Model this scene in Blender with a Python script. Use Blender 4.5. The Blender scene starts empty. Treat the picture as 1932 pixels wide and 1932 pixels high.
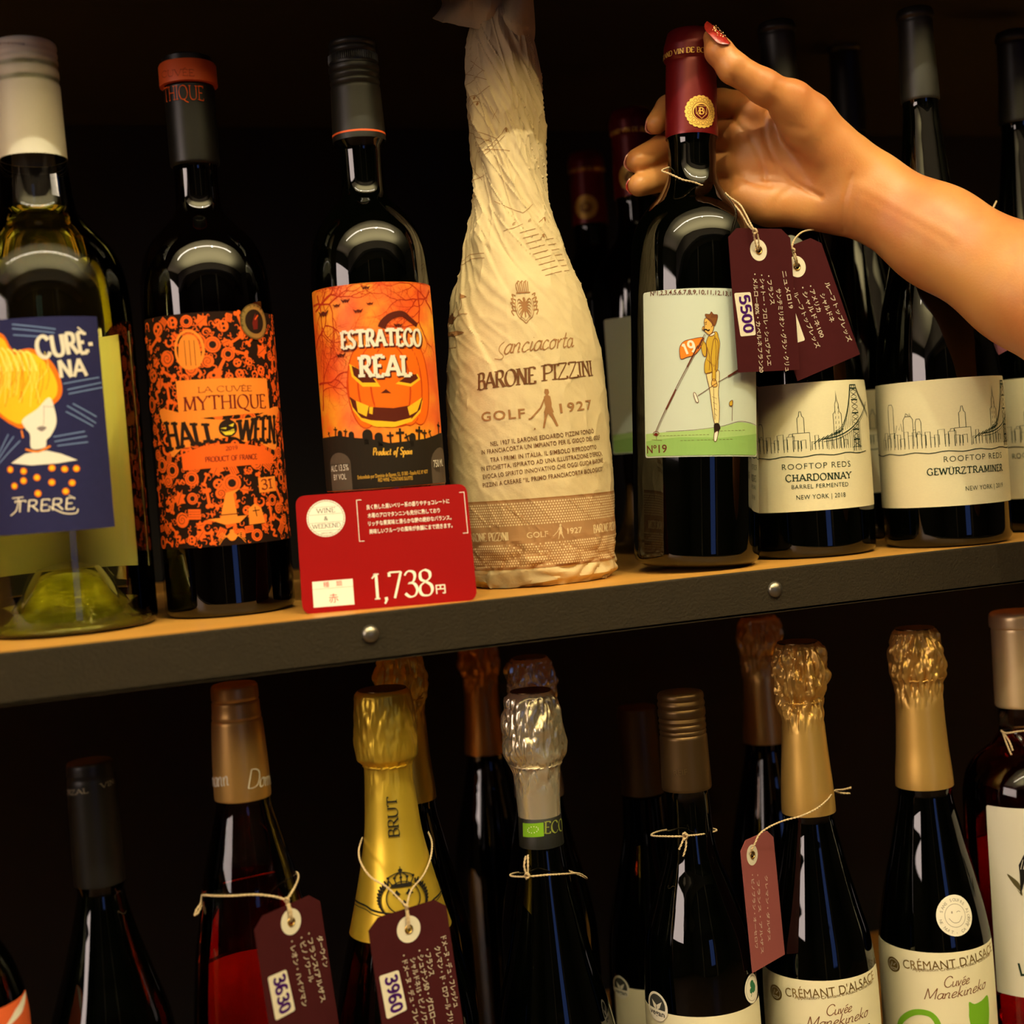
import bpy, bmesh, math, random
from mathutils import Vector, Matrix, Quaternion, noise
from mathutils.geometry import tessellate_polygon
import numpy as np
PI = math.pi
random.seed(7)
scene = bpy.context.scene
COL = scene.collection
# ------------------------------------------------------------------ camera, world, lights, exposure
FPX = 2654.0
CAMLOC = Vector((0.0, -0.693, 0.07089))
YAW, PITCH, ROLL = 0.350173, 0.034434, -0.073974
_F = Vector((math.sin(YAW)*math.cos(PITCH), math.cos(YAW)*math.cos(PITCH), -math.sin(PITCH)))
_R0 = _F.cross(Vector((0, 0, 1))).normalized(); _U0 = _R0.cross(_F)
_R = _R0*math.cos(ROLL) + _U0*math.sin(ROLL); _U = -_R0*math.sin(ROLL) + _U0*math.cos(ROLL)
cam_data = bpy.data.cameras.new('camera'); cam = bpy.data.objects.new('camera', cam_data); COL.objects.link(cam)
M = Matrix((_R, _U, -_F)).transposed().to_4x4(); M.translation = CAMLOC
cam.matrix_world = M
cam_data.sensor_width = 36; cam_data.sensor_height = 36; cam_data.lens = 36*FPX/1932
cam_data.clip_start = 0.01; cam_data.clip_end = 50
cam_data.dof.use_dof = True; cam_data.dof.focus_distance = 0.825; cam_data.dof.aperture_fstop = 5.0
scene.camera = cam
scene.view_settings.view_transform = 'Standard'; scene.view_settings.look = 'None'
scene.view_settings.gamma = 1.0; scene.view_settings.use_curve_mapping = False
scene.view_settings.exposure = 0.0
world = bpy.data.worlds.new('world'); scene.world = world; world.use_nodes = True
world.node_tree.nodes['Background'].inputs[0].default_value = (0.02, 0.012, 0.008, 1)
world.node_tree.nodes['Background'].inputs[1].default_value = 0.1
scene.cycles.max_bounces = 10; scene.cycles.transparent_max_bounces = 24
scene.cycles.caustics_reflective = False; scene.cycles.caustics_refractive = False
scene.cycles.sample_clamp_indirect = 4.0
scene.cycles.use_denoising = True

def spot(name, loc, target, energy, color, size=60, blend=0.4, radius=0.03):
    l = bpy.data.lights.new(name, 'SPOT'); l.energy = energy; l.color = color
    l.spot_size = math.radians(size); l.spot_blend = blend; l.shadow_soft_size = radius
    o = bpy.data.objects.new(name, l); COL.objects.link(o); o.location = loc
    o.rotation_euler = (Vector(target)-Vector(loc)).to_track_quat('-Z', 'Y').to_euler()
    return o
WARM = (1.0, 0.95, 0.60)
spot('ceiling_spotlight', (0.42, -0.95, 1.475), (0.34, 0.04, -0.08), 165, WARM, 64, 0.5, 0.018)
spot('ceiling_spotlight', (-0.35, -0.95, 1.475), (0.15, 0.04, -0.08), 80, WARM, 64, 0.5, 0.018)

WARM2 = (1.0, 0.70, 0.34)
ul = bpy.data.lights.new('added_ceiling_fill', 'AREA'); ul.shape = 'RECTANGLE'; ul.size = 4.5; ul.size_y = 0.9; ul.energy = 300; ul.color = (1.0, 0.93, 0.62)  # added fill: unseen panel shining at the ceiling for soft frontal bounce
ulo = bpy.data.objects.new('added_ceiling_fill', ul); COL.objects.link(ulo); ulo.location = (0.2, -1.9, 1.05); ulo.rotation_euler = (PI, 0, 0)

# ------------------------------------------------------------------ helpers
def ray(px, py):
    return (_F*FPX + _R*(px-966) + _U*(966-py)).normalized()
def at(px, py, y):                                  # the point of the plane y = const behind a pixel
    d = ray(px, py); return CAMLOC + d*((y-CAMLOC.y)/d.y)
def atd(px, py, Z):                                 # the point at depth Z along the view axis
    d = ray(px, py); return CAMLOC + d*(Z/d.dot(_F))
def proj(P):
    q = Vector(P)-CAMLOC; z = q.dot(_F)
    return 966+FPX*q.dot(_R)/z, 966-FPX*q.dot(_U)/z, z

MATS = {}
def mat(name, color, rough=0.5, metal=0.0, spec=0.5, bump=0.0, bscale=300.0, var=0.0, vscale=60.0, coat=0.0, trans=0.0, emit=None, estr=1.0, sheen=0.0, sub=0.0, detail=3.0, aniso=None, alpha=1.0):
    if name in MATS: return MATS[name]
    m = bpy.data.materials.new(name); m.use_nodes = True; nt = m.node_tree; b = nt.nodes['Principled BSDF']
    c = tuple(color)+(1,)
    b.inputs['Base Color'].default_value = c; b.inputs['Roughness'].default_value = rough
    b.inputs['Metallic'].default_value = metal; b.inputs['Specular IOR Level'].default_value = spec
    b.inputs['Coat Weight'].default_value = coat; b.inputs['Coat Roughness'].default_value = 0.05
    b.inputs['Transmission Weight'].default_value = trans
    if alpha < 1: b.inputs['Alpha'].default_value = alpha
    if sub: b.inputs['Subsurface Weight'].default_value = sub
    if emit: b.inputs['Emission Color'].default_value = tuple(emit)+(1,); b.inputs['Emission Strength'].default_value = estr
    if bump or var:
        tc = nt.nodes.new('ShaderNodeTexCoord')
        n = nt.nodes.new('ShaderNodeTexNoise'); n.inputs['Scale'].default_value = bscale; n.inputs['Detail'].default_value = detail
        nt.links.new(tc.outputs['Object'], n.inputs['Vector'])
        if aniso:
            mp = nt.nodes.new('ShaderNodeMapping'); mp.inputs['Scale'].default_value = aniso
            nt.links.new(tc.outputs['Object'], mp.inputs['Vector']); nt.links.new(mp.outputs[0], n.inputs['Vector'])
        if bump:
            bp = nt.nodes.new('ShaderNodeBump'); bp.inputs['Strength'].default_value = 1.0; bp.inputs['Distance'].default_value = bump
            nt.links.new(n.outputs['Fac'], bp.inputs['Height']); nt.links.new(bp.outputs[0], b.inputs['Normal'])
        if var:
            n2 = nt.nodes.new('ShaderNodeTexNoise'); n2.inputs['Scale'].default_value = vscale; n2.inputs['Detail'].default_value = 4
            nt.links.new(tc.outputs['Object'], n2.inputs['Vector'])
            if aniso: nt.links.new(mp.outputs[0], n2.inputs['Vector'])
            mx = nt.nodes.new('ShaderNodeMix'); mx.data_type = 'RGBA'
            mx.inputs[6].default_value = tuple(x*(1-var) for x in color)+(1,)
            mx.inputs[7].default_value = tuple(min(1, x*(1+var)) for x in color)+(1,)
            nt.links.new(n2.outputs['Fac'], mx.inputs[0]); nt.links.new(mx.outputs[2], b.inputs['Base Color'])
    MATS[name] = m
    return m
def tinted(name, tint, ior=1.5, rough=0.0, bump=0.0, cap=1.0):
    """thin walled clear glass or liquid surface: light passes tinted, the surface mirrors by Fresnel"""
    if name in MATS: return MATS[name]
    m = bpy.data.materials.new(name); m.use_nodes = True; nt = m.node_tree; nt.nodes.clear()
    out = nt.nodes.new('ShaderNodeOutputMaterial'); mx = nt.nodes.new('ShaderNodeMixShader')
    tr = nt.nodes.new('ShaderNodeBsdfTransparent'); tr.inputs[0].default_value = tuple(tint)+(1,)
    gl = nt.nodes.new('ShaderNodeBsdfGlossy'); gl.inputs['Roughness'].default_value = rough
    fr = nt.nodes.new('ShaderNodeFresnel'); fr.inputs[0].default_value = ior
    nt.links.new(fr.outputs[0], mx.inputs[0]); nt.links.new(tr.outputs[0], mx.inputs[1]); nt.links.new(gl.outputs[0], mx.inputs[2])
    if bump:
        n = nt.nodes.new('ShaderNodeTexNoise'); n.inputs['Scale'].default_value = 90; tc = nt.nodes.new('ShaderNodeTexCoord')
        bp = nt.nodes.new('ShaderNodeBump'); bp.inputs['Distance'].default_value = bump
        nt.links.new(tc.outputs['Object'], n.inputs['Vector']); nt.links.new(n.outputs['Fac'], bp.inputs['Height'])
        nt.links.new(bp.outputs[0], gl.inputs['Normal']); nt.links.new(bp.outputs[0], fr.inputs['Normal'])
    nt.links.new(mx.outputs[0], out.inputs[0]); MATS[name] = m
    return m

def tag(o, label=None, cat=None, group=None, kind=None):
    if label: o['label'] = label
    if cat: o['category'] = cat
    if group: o['group'] = group
    if kind: o['kind'] = kind
    return o
def obj(name, bm, mats, parent=None, smooth=None):
    me = bpy.data.meshes.new(name)
    if isinstance(bm, bmesh.types.BMesh): bm.to_mesh(me); bm.free()
    else: me.from_pydata(bm[0], [], bm[1])
    for m in (mats if isinstance(mats, (list, tuple)) else [mats]): me.materials.append(m)
    if smooth is not None:
        me.shade_smooth(); 
        if smooth < 179: me.set_sharp_from_angle(angle=math.radians(smooth))
    o = bpy.data.objects.new(name, me); COL.objects.link(o)
    if parent is not None: o.parent = parent
    return o
def empty(name, loc=(0, 0, 0), rot=None):
    o = bpy.data.objects.new(name, None); COL.objects.link(o); o.location = loc; o.empty_display_size = 0.02
    if rot is not None: o.rotation_euler = rot
    return o
def add_box(bm, x0, x1, y0, y1, z0, z1, mi=0, bevel=0.0):
    g = bmesh.ops.create_cube(bm, size=1.0)
    for v in g['verts']:
        v.co = Vector((x0+(v.co.x+.5)*(x1-x0), y0+(v.co.y+.5)*(y1-y0), z0+(v.co.z+.5)*(z1-z0)))
    fs = list({f for v in g['verts'] for f in v.link_faces})
    for f in fs: f.material_index = mi
    if bevel:
        bmesh.ops.bevel(bm, geom=list({e for f in fs for e in f.edges}), offset=bevel, segments=2, affect='EDGES', profile=0.5)
def box(name, x0, x1, y0, y1, z0, z1, m, parent=None, bevel=0.0):
    bm = bmesh.new(); add_box(bm, x0, x1, y0, y1, z0, z1, 0, bevel); return obj(name, bm, m, parent)
def catmull(pts, n=8, closed=False):
    P = [Vector(p) for p in pts]; out = []; N = len(P)
    for i in range(N if closed else N-1):
        if closed: a, b, c, d = P[i-1], P[i], P[(i+1) % N], P[(i+2) % N]
        else: a, b, c, d = P[max(i-1, 0)], P[i], P[i+1], P[min(i+2, N-1)]
        for k in range(n):
            t = k/n
            out.append(0.5*((2*b)+(c-a)*t+(2*a-5*b+4*c-d)*t*t+(3*b-a-3*c+d)*t**3))
    if not closed: out.append(P[-1])
    return out
def tube(bm, pts, r, seg=8, caps=True, mi=0):
    P = [Vector(p) for p in pts]; rings = []
    t0 = (P[1]-P[0]).normalized(); n = t0.orthogonal().normalized()
    for i, p in enumerate(P):
        t = (P[min(i+1, len(P)-1)]-P[max(i-1, 0)]).normalized()
        n = (n - t*n.dot(t)).normalized(); b = t.cross(n)
        rr = r(i/(len(P)-1)) if callable(r) else r
        rings.append([bm.verts.new(p+(n*math.cos(2*PI*k/seg)+b*math.sin(2*PI*k/seg))*rr) for k in range(seg)])
    for a, b in zip(rings, rings[1:]):
        for k in range(seg):
            f = bm.faces.new((a[k], a[(k+1) % seg], b[(k+1) % seg], b[k])); f.material_index = mi; f.smooth = True
    if caps:
        bm.faces.new(rings[0][::-1]).material_index = mi; bm.faces.new(rings[-1]).material_index = mi
def string_mesh(bm, pts, r=0.0006, n=10, mi=0):
    """two strands of twine twisted round each other"""
    P = catmull(pts, n); L = 0; S = [0]
    for a, b in zip(P, P[1:]): L += (b-a).length; S.append(L)
    for ph in (0, PI):
        out = []; nrm = None
        for i, p in enumerate(P):
            t = (P[min(i+1, len(P)-1)]-P[max(i-1, 0)]).normalized()
            if nrm is None: nrm = t.orthogonal().normalized()
            nrm = (nrm-t*nrm.dot(t)).normalized(); b = t.cross(nrm); a = ph+S[i]/0.0042*2*PI
            out.append(p+(nrm*math.cos(a)+b*math.sin(a))*r*0.45)
        tube(bm, out, r*0.62, 6, True, mi)
def densify(pts, step=0.0008):
    P = catmull(pts, 12); out = [P[0]]; acc = 0
    for a, b in zip(P, P[1:]):
        k = max(1, int((b-a).length/step))
        for i in range(1, k+1): out.append(a.lerp(b, i/k))
    return out

# ------------------------------------------------------------------ print: flat artwork as thin ink geometry in millimetres, wrapped on its surface
_TXT = {}
def text_tris(s, off=0.0, shear=0.0, space=1.0):
    key = (s, off, shear, space)
    if key not in _TXT:
        c = bpy.data.curves.new('lettering', 'FONT'); c.body = s; c.offset = off; c.shear = shear; c.space_character = space
        c.resolution_u = 3; c.size = 1.0
        o = bpy.data.objects.new('lettering', c)
        me = bpy.data.meshes.new_from_object(o)
        me.calc_loop_triangles()
        V = [(v.co.x, v.co.y) for v in me.vertices]; T = [tuple(t.vertices) for t in me.loop_triangles]
        bpy.data.objects.remove(o); bpy.data.curves.remove(c); bpy.data.meshes.remove(me)
        _TXT[key] = (V, T)
    return _TXT[key]
SK = {  # stroke skeletons in a 1-high cell: (width, strokes)
 'A': (.8, ['0 0 .4 1', '.4 1 .8 0', '.16 .35 .64 .35']), 'B': (.62, ['.1 0 .1 1', '.1 1 .35 1 .52 .9 .52 .65 .35 .53 .1 .53', '.1 .53 .38 .53 .6 .42 .6 .12 .38 0 .1 0']),
 'C': (.8, ['.75 .8 .6 .97 .35 1 .1 .8 .02 .5 .1 .2 .35 0 .6 .03 .77 .22']), 'D': (.78, ['.1 0 .1 1', '.1 1 .4 1 .66 .86 .76 .5 .66 .14 .4 0 .1 0']),
 'E': (.58, ['.1 0 .1 1', '.1 1 .54 1 .54 .86', '.1 .52 .44 .52', '.1 0 .56 0 .57 .16']), 'F': (.55, ['.1 0 .1 1', '.1 1 .53 1 .53 .86', '.1 .52 .42 .52']),
 'G': (.82, ['.75 .8 .6 .97 .35 1 .1 .8 .02 .5 .1 .2 .35 0 .6 .02 .74 .12', '.74 .05 .74 .42', '.58 .42 .82 .42']), 'H': (.78, ['.1 0 .1 1', '.68 0 .68 1', '.1 .52 .68 .52']),
 'I': (.22, ['.11 0 .11 1']), 'K': (.72, ['.1 0 .1 1', '.66 1 .1 .45', '.26 .6 .7 0']), 'L': (.56, ['.1 0 .1 1', '.1 0 .54 0 .56 .17']),
 'M': (.95, ['.1 0 .14 1', '.14 1 .48 .08', '.48 .08 .82 1', '.82 1 .86 0']), 'N': (.8, ['.1 0 .1 1', '.1 1 .7 0', '.7 0 .7 1']),
 'O': (.86, ['.43 1 .16 .88 .02 .5 .16 .12 .43 0 .7 .12 .84 .5 .7 .88 .43 1']), 'P': (.58, ['.1 0 .1 1', '.1 1 .38 1 .56 .88 .56 .6 .38 .47 .1 .47']),
 'Q': (.88, ['.43 1 .16 .88 .02 .5 .16 .12 .43 0 .7 .12 .84 .5 .7 .88 .43 1', '.45 .02 .62 -.12 .9 -.22']), 'R': (.68, ['.1 0 .1 1', '.1 1 .36 1 .54 .9 .54 .63 .36 .5 .1 .5', '.32 .5 .7 0']),
 'S': (.56, ['.5 .84 .36 .99 .16 .96 .05 .8 .12 .62 .42 .42 .52 .22 .4 .03 .2 0 .04 .16']), 'T': (.72, ['.36 0 .36 1', '.02 .85 .02 1 .7 1 .7 .85']),
 'U': (.78, ['.1 1 .1 .3 .22 .05 .4 0 .58 .05 .7 .3 .7 1']), 'V': (.76, ['0 1 .38 0', '.38 0 .76 1']), 'W': (1.1, ['0 1 .28 0', '.28 0 .55 .95', '.55 .95 .82 0', '.82 0 1.1 1']),
 'X': (.74, ['0 1 .7 0', '0 0 .7 1']), 'Y': (.74, ['0 1 .37 .5', '.74 1 .37 .5', '.37 .5 .37 0']), 'Z': (.66, ['.04 .85 .04 1 .62 1 .02 0 .64 0 .64 .16']),
 '1': (.42, ['.06 .82 .24 1', '.24 1 .24 0']), '7': (.55, ['.03 .84 .03 1 .53 1 .2 0']), '3': (.55, ['.05 .84 .2 .99 .42 .95 .48 .78 .38 .57 .2 .53 .42 .5 .54 .28 .44 .05 .22 0 .03 .14']),
 '8': (.58, ['.29 1 .1 .9 .1 .65 .29 .54 .5 .4 .55 .2 .44 .03 .29 0 .12 .04 .03 .2 .08 .4 .29 .54 .48 .68 .48 .9 .29 1']), '2': (.55, ['.05 .8 .2 .99 .42 .96 .5 .74 .36 .42 .03 0 .53 0 .54 .14']),
 '9': (.55, ['.5 .66 .38 .46 .18 .46 .05 .7 .16 .95 .36 .98 .5 .8 .5 .5 .4 .16 .16 0']), '0': (.55, ['.27 1 .08 .82 .04 .5 .08 .18 .27 0 .46 .18 .5 .5 .46 .82 .27 1']),
 '4': (.58, ['.42 0 .42 1', '.42 1 .02 .3', '.02 .3 .56 .3']), '6': (.55, ['.46 .95 .26 1 .1 .76 .04 .4 .1 .08 .28 0 .48 .1 .5 .36 .34 .52 .14 .46 .06 .3']),
 '5': (.55, ['.5 1 .12 1 .08 .56 .3 .62 .5 .5 .52 .24 .36 .02 .04 .06']), ',': (.2, ['.1 .06 .12 -.06 .04 -.18']), "'": (.16, ['.1 1 .06 .8']), ' ': (.35, []), '-': (.4, ['.04 .4 .34 .4']), '.': (.2, ['.08 .02 .12 .02']),
 'a': (.5, ['.42 .42 .25 .5 .08 .36 .06 .12 .2 0 .36 .12 .44 .5', '.44 .5 .42 .08 .52 .02 .58 .1']), 'c': (.42, ['.38 .42 .22 .5 .06 .3 .08 .06 .24 0 .44 .12']), 'd': (.52, ['.42 .42 .25 .5 .08 .36 .06 .12 .2 0 .36 .12 .46 .95', '.44 .4 .44 .05 .56 .06']),
 'e': (.42, ['.06 .2 .3 .3 .36 .44 .22 .5 .07 .34 .07 .08 .22 0 .44 .14']), 'i': (.24, ['.1 .5 .08 .08 .18 .02 .28 .12', '.13 .68 .14 .7']), 'k': (.46, ['.1 1 .08 0', '.38 .5 .1 .24', '.16 .28 .4 .02 .48 .06']), 'l': (.24, ['.14 .95 .08 .1 .18 0 .28 .12']),
 'm': (.74, ['.04 .48 .08 0', '.08 .3 .2 .5 .32 .42 .32 0', '.32 .3 .46 .5 .58 .42 .58 .06 .7 .04']), 'n': (.52, ['.04 .48 .08 0', '.08 .3 .22 .5 .36 .42 .36 .06 .48 .04']), 'o': (.46, ['.24 .5 .08 .36 .08 .1 .22 0 .38 .14 .38 .38 .24 .5 .46 .44']),
 'p': (.5, ['.08 .5 .02 -.42', '.08 .36 .24 .5 .42 .36 .38 .06 .2 0 .08 .1']), 'r': (.36, ['.04 .48 .1 0', '.1 .3 .2 .48 .34 .46']), 's': (.36, ['.32 .44 .18 .5 .08 .38 .3 .16 .2 0 .02 .06']), 't': (.32, ['.18 .8 .1 .1 .2 0 .32 .1', '.0 .5 .32 .52']),
 'u': (.52, ['.06 .5 .06 .12 .2 0 .38 .16 .42 .5', '.42 .5 .4 .08 .54 .04']), 'v': (.44, ['.02 .5 .16 0', '.16 0 .38 .5']), 'f': (.34, ['.4 .9 .26 1 .16 .7 .06 -.35', '.02 .46 .34 .48']), 'z': (.42, ['.05 .48 .36 .48 .04 0 .4 .02']),
}
class Art:
    def __init__(s): s.items = []; s.mats = []
    def _mi(s, m):
        if m not in s.mats: s.mats.append(m)
        return s.mats.index(m)
    def tris(s, V, T, m, lay=1): s.items.append((V, T, s._mi(m), lay))
    def poly(s, pts, m, lay=1, holes=()):
        loops = [[Vector((p[0], p[1], 0)) for p in pts]]+[[Vector((p[0], p[1], 0)) for p in h] for h in holes]
        T = tessellate_polygon(loops); V = [(v.x, v.y) for l in loops for v in l]
        s.tris(V, [tuple(t) for t in T], m, lay)
    def rect(s, x0, y0, x1, y1, m, lay=1): s.poly([(x0, y0), (x1, y0), (x1, y1), (x0, y1)], m, lay)
    def rrect(s, x0, y0, x1, y1, r, m, lay=1):
        P = []
        for cx, cy, a in ((x1-r, y1-r, 0), (x0+r, y1-r, 90), (x0+r, y0+r, 180), (x1-r, y0+r, 270)):
            P += [(cx+r*math.cos(math.radians(a+k*15)), cy+r*math.sin(math.radians(a+k*15))) for k in range(7)]
        s.poly(P, m, lay)
    def disc(s, x, y, rx, m, lay=1, ry=None, n=20):
        ry = ry or rx
        V = [(x, y)]+[(x+rx*math.cos(2*PI*k/n), y+ry*math.sin(2*PI*k/n)) for k in range(n)]
        s.tris(V, [(0, k+1, (k+1) % n+1) for k in range(n)], m, lay)
    def ring(s, x, y, r, w, m, lay=1, ry=None, n=32):
        ry = ry or r
        s.stroke([(x+r*math.cos(2*PI*k/n), y+ry*math.sin(2*PI*k/n)) for k in range(n+1)], w, m, lay)
    def stroke(s, pts, w, m, lay=1, smooth=0, rnd=False):
        if smooth: pts = [(p.x, p.y) for p in catmull([(q[0], q[1], 0) for q in pts], smooth)]
        n = len(pts); V = []; T = []
        for i, p in enumerate(pts):
            a = pts[max(i-1, 0)]; b = pts[min(i+1, n-1)]; dx, dy = b[0]-a[0], b[1]-a[1]; L = math.hypot(dx, dy) or 1
            ww = (w(i/(n-1)) if callable(w) else w)/2
            V += [(p[0]-dy/L*ww, p[1]+dx/L*ww), (p[0]+dy/L*ww, p[1]-dx/L*ww)]
            if i: k = 2*i; T += [(k-2, k-1, k+1), (k-2, k+1, k)]
        s.tris(V, T, m, lay)
        if rnd:
            for i, p in enumerate(pts):
                if i in (0, n-1) or not smooth:
                    ww = (w(i/(n-1)) if callable(w) else w)/2; s.disc(p[0], p[1], ww, m, lay, n=8)
    def text(s, t, x, y, size, m, lay=2, w=None, off=0.0, shear=0.0, space=1.0, align='L', rot=0.0):
        """cap height about 0.7*size; w fits the width"""
        V, T = text_tris(t, off, shear, space)
        if not V: return
        x0 = min(v[0] for v in V); x1 = max(v[0] for v in V); sx = w/(x1-x0) if w else size
        W = (x1-x0)*sx; ox = {'L': 0, 'C': -W/2, 'R': -W}[align]; c, sn = math.cos(rot), math.sin(rot)
        P = [((v[0]-x0)*sx+ox, v[1]*size) for v in V]
        s.tris([(x+c*a-sn*b, y+sn*a+c*b) for a, b in P], T, m, lay)
    def pen(s, t, x, y, h, m, lay=2, w=None, thick=.13, thin=.05, serif=True, slant=0.0, align='L', rot=0.0, gap=.1, nib=25, warp=None, mono=False):
        """lettering drawn with a broad pen over stroke skeletons"""
        adv = 0; G = []
        for ch in t:
            acc = None; base = ch
            if ch in 'ÉÈéèÜ': acc = {'É': '/', 'é': '/', 'È': '\\', 'è': '\\', 'Ü': ':'}[ch]; base = {'É': 'E', 'È': 'E', 'é': 'e', 'è': 'e', 'Ü': 'U'}[ch]
            g = SK.get(base)
            if g is None: adv += .4; continue
            G.append((base, acc, adv)); adv += g[0]+gap
        adv -= gap; sx = (w/adv) if w else h; W = adv*sx; ox = {'L': 0, 'C': -W/2, 'R': -W}[align]
        c, sn = math.cos(rot), math.sin(rot); nb = (math.cos(math.radians(nib)), math.sin(math.radians(nib)))
        def put(P, ws):
            n = len(P); V = []; T = []
            Q = [((px+slant*py)*sx+ox, py*h) for px, py in P]
            if warp: Q = [warp(a, b) for a, b in Q]
            for i, p in enumerate(Q):
                a = Q[max(i-1, 0)]; b = Q[min(i+1, n-1)]; dx, dy = b[0]-a[0], b[1]-a[1]; L = math.hypot(dx, dy) or 1
                if ws is None:
                    cr = abs(dx/L*nb[1]-dy/L*nb[0]); ww = (thin+(thick-thin)*cr**2)*h/2 if not mono else thick*h/2
                else: ww = ws*h/2
                qx, qy = p[0]-dy/L*ww, p[1]+dx/L*ww; rx, ry = p[0]+dy/L*ww, p[1]-dx/L*ww
                V += [(x+c*qx-sn*qy, y+sn*qx+c*qy), (x+c*rx-sn*ry, y+sn*rx+c*ry)]
                if i: k = 2*i; T += [(k-2, k-1, k+1), (k-2, k+1, k)]
            s.tris(V, T, m, lay)
        for base, acc, o in G:
            for st in SK[base][1]:
                f = [float(q) for q in st.split()]; P = [(f[i]+o, f[i+1]) for i in range(0, len(f), 2)]
                curved = len(P) > 4 or (base in 'CcSs' )
                if len(P) > 2 and curved and base not in 'EFLTZ':
                    D = [(q.x, q.y) for q in catmull([(a, b, 0) for a, b in P], 4)]; put(D, None)
                else:
                    for a, b in zip(P, P[1:]): put([a, ((a[0]+b[0])/2, (a[1]+b[1])/2), b], None)
                if serif and len(P) == 2 and abs(P[0][1]-P[1][1]) > .3 or (serif and base == 'U'):
                    for e in (P[0], P[-1]):
                        if e[1] in (0, 1) and not (base in 'AVW' and e[1] == (1 if base == 'A' else 0)) and not (base == 'M' and abs(e[0]-o-.48) < .01) and not (base == 'N' and e[0]-o == .7 and e[1] == 0):
                            yy = e[1]+(thin/2 if e[1] == 0 else -thin/2); put([(e[0]-thick*.95, yy), (e[0], yy), (e[0]+thick*.95, yy)], thin)
            if acc:
                top = 1.1 if base.isupper() else .62; cx = o+SK[base][0]/2
                if acc == ':': put([(cx-.2, top), (cx-.08, top)], .12); put([(cx+.08, top), (cx+.2, top)], .12)
                else: put([(cx-.12, top+(.0 if acc == '/' else .16)), (cx+.12, top+(.16 if acc == '/' else 0))], .07)
    def build(s, name, fmap, parent=None, step=3.0, stepv=None, eps=0.00003, base=0.00006):
        bm = bmesh.new(); lay = bm.verts.layers.int.new('lay')
        for V, T, mi, L in s.items:
            vs = [bm.verts.new((a, b, 0)) for a, b in V]
            for v in vs: v[lay] = int(L*10)
            for t in T:
                try: f = bm.faces.new([vs[i] for i in t]); f.material_index = mi
                except ValueError: pass
        bmesh.ops.delete(bm, geom=[v for v in bm.verts if not v.link_faces], context='VERTS')
        if step:
            us = [v.co.x for v in bm.verts]; lo, hi = min(us), max(us); k = math.floor(lo/step)+1
            while k*step < hi:
                bmesh.ops.bisect_plane(bm, geom=bm.verts[:]+bm.edges[:]+bm.faces[:], plane_co=(k*step, 0, 0), plane_no=(1, 0, 0)); k += 1
        if stepv:
            us = [v.co.y for v in bm.verts]; lo, hi = min(us), max(us); k = math.floor(lo/stepv)+1
            while k*stepv < hi:
                bmesh.ops.bisect_plane(bm, geom=bm.verts[:]+bm.edges[:]+bm.faces[:], plane_co=(0, k*stepv, 0), plane_no=(0, 1, 0)); k += 1
        for f in bm.faces:
            if f.normal.z < 0: f.normal_flip()
        # verts made by a cut take the highest layer of their neighbours
        for f in bm.faces:
            L = max(v[lay] for v in f.verts)
            for v in f.verts: v[lay] = L
        for v in bm.verts: v.co = fmap(v.co.x/1000, v.co.y/1000, base+eps*v[lay]/10)
        return obj(name, bm, s.mats, parent)
def darken(c, k): return tuple(x*k for x in c)
def ink(name, c, rough=0.6, metal=0.0): return mat('ink_'+name, c, max(rough, .7) if metal == 0 else rough, metal, spec=0.12 if metal == 0 else 0.5)
# ------------------------------------------------------------------ bottles: bodies of revolution
def pchip(zs, rs, q):
    zs = np.array(zs, float); rs = np.array(rs, float); h = np.diff(zs); d = np.diff(rs)/h; m = np.zeros(len(zs))
    for i in range(1, len(zs)-1):
        if d[i-1]*d[i] > 0:
            w1, w2 = 2*h[i]+h[i-1], h[i]+2*h[i-1]; m[i] = (w1+w2)/(w1/d[i-1]+w2/d[i])
    m[0] = d[0]; m[-1] = d[-1]
    i = int(min(max(np.searchsorted(zs, q)-1, 0), len(h)-1)); t = (q-zs[i])/h[i]; t = min(max(t, 0), 1)
    return float((1+2*t)*(1-t)**2*rs[i]+t*(1-t)**2*h[i]*m[i]+t*t*(3-2*t)*rs[i+1]+t*t*(t-1)*h[i]*m[i+1])
def lathe(name, prof, m, parent, seg=72, smooth=38, disp=None, close=False):
    """prof: (r, z) from bottom to top; a radius of 0 closes the end"""
    V = []; Fc = []; idx = []
    for r, z in prof:
        if r < 1e-6: idx.append([len(V)]); V.append((0, 0, z)); continue
        row = []
        for k in range(seg):
            a = 2*PI*k/seg; rr = r; zz = z
            if disp: rr, zz = disp(a, z, r)
            row.append(len(V)); V.append((rr*math.cos(a), rr*math.sin(a), zz))
        idx.append(row)
    for a, b in zip(idx, idx[1:]):
        if len(a) == 1 and len(b) == 1: continue
        for k in range(seg):
            k2 = (k+1) % seg
            if len(a) == 1: Fc.append((a[0], b[k2], b[k]))
            elif len(b) == 1: Fc.append((a[k], a[k2], b[0]))
            else: Fc.append((a[k], a[k2], b[k2], b[k]))
    return obj(name, (V, Fc), m, parent, smooth)
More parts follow.
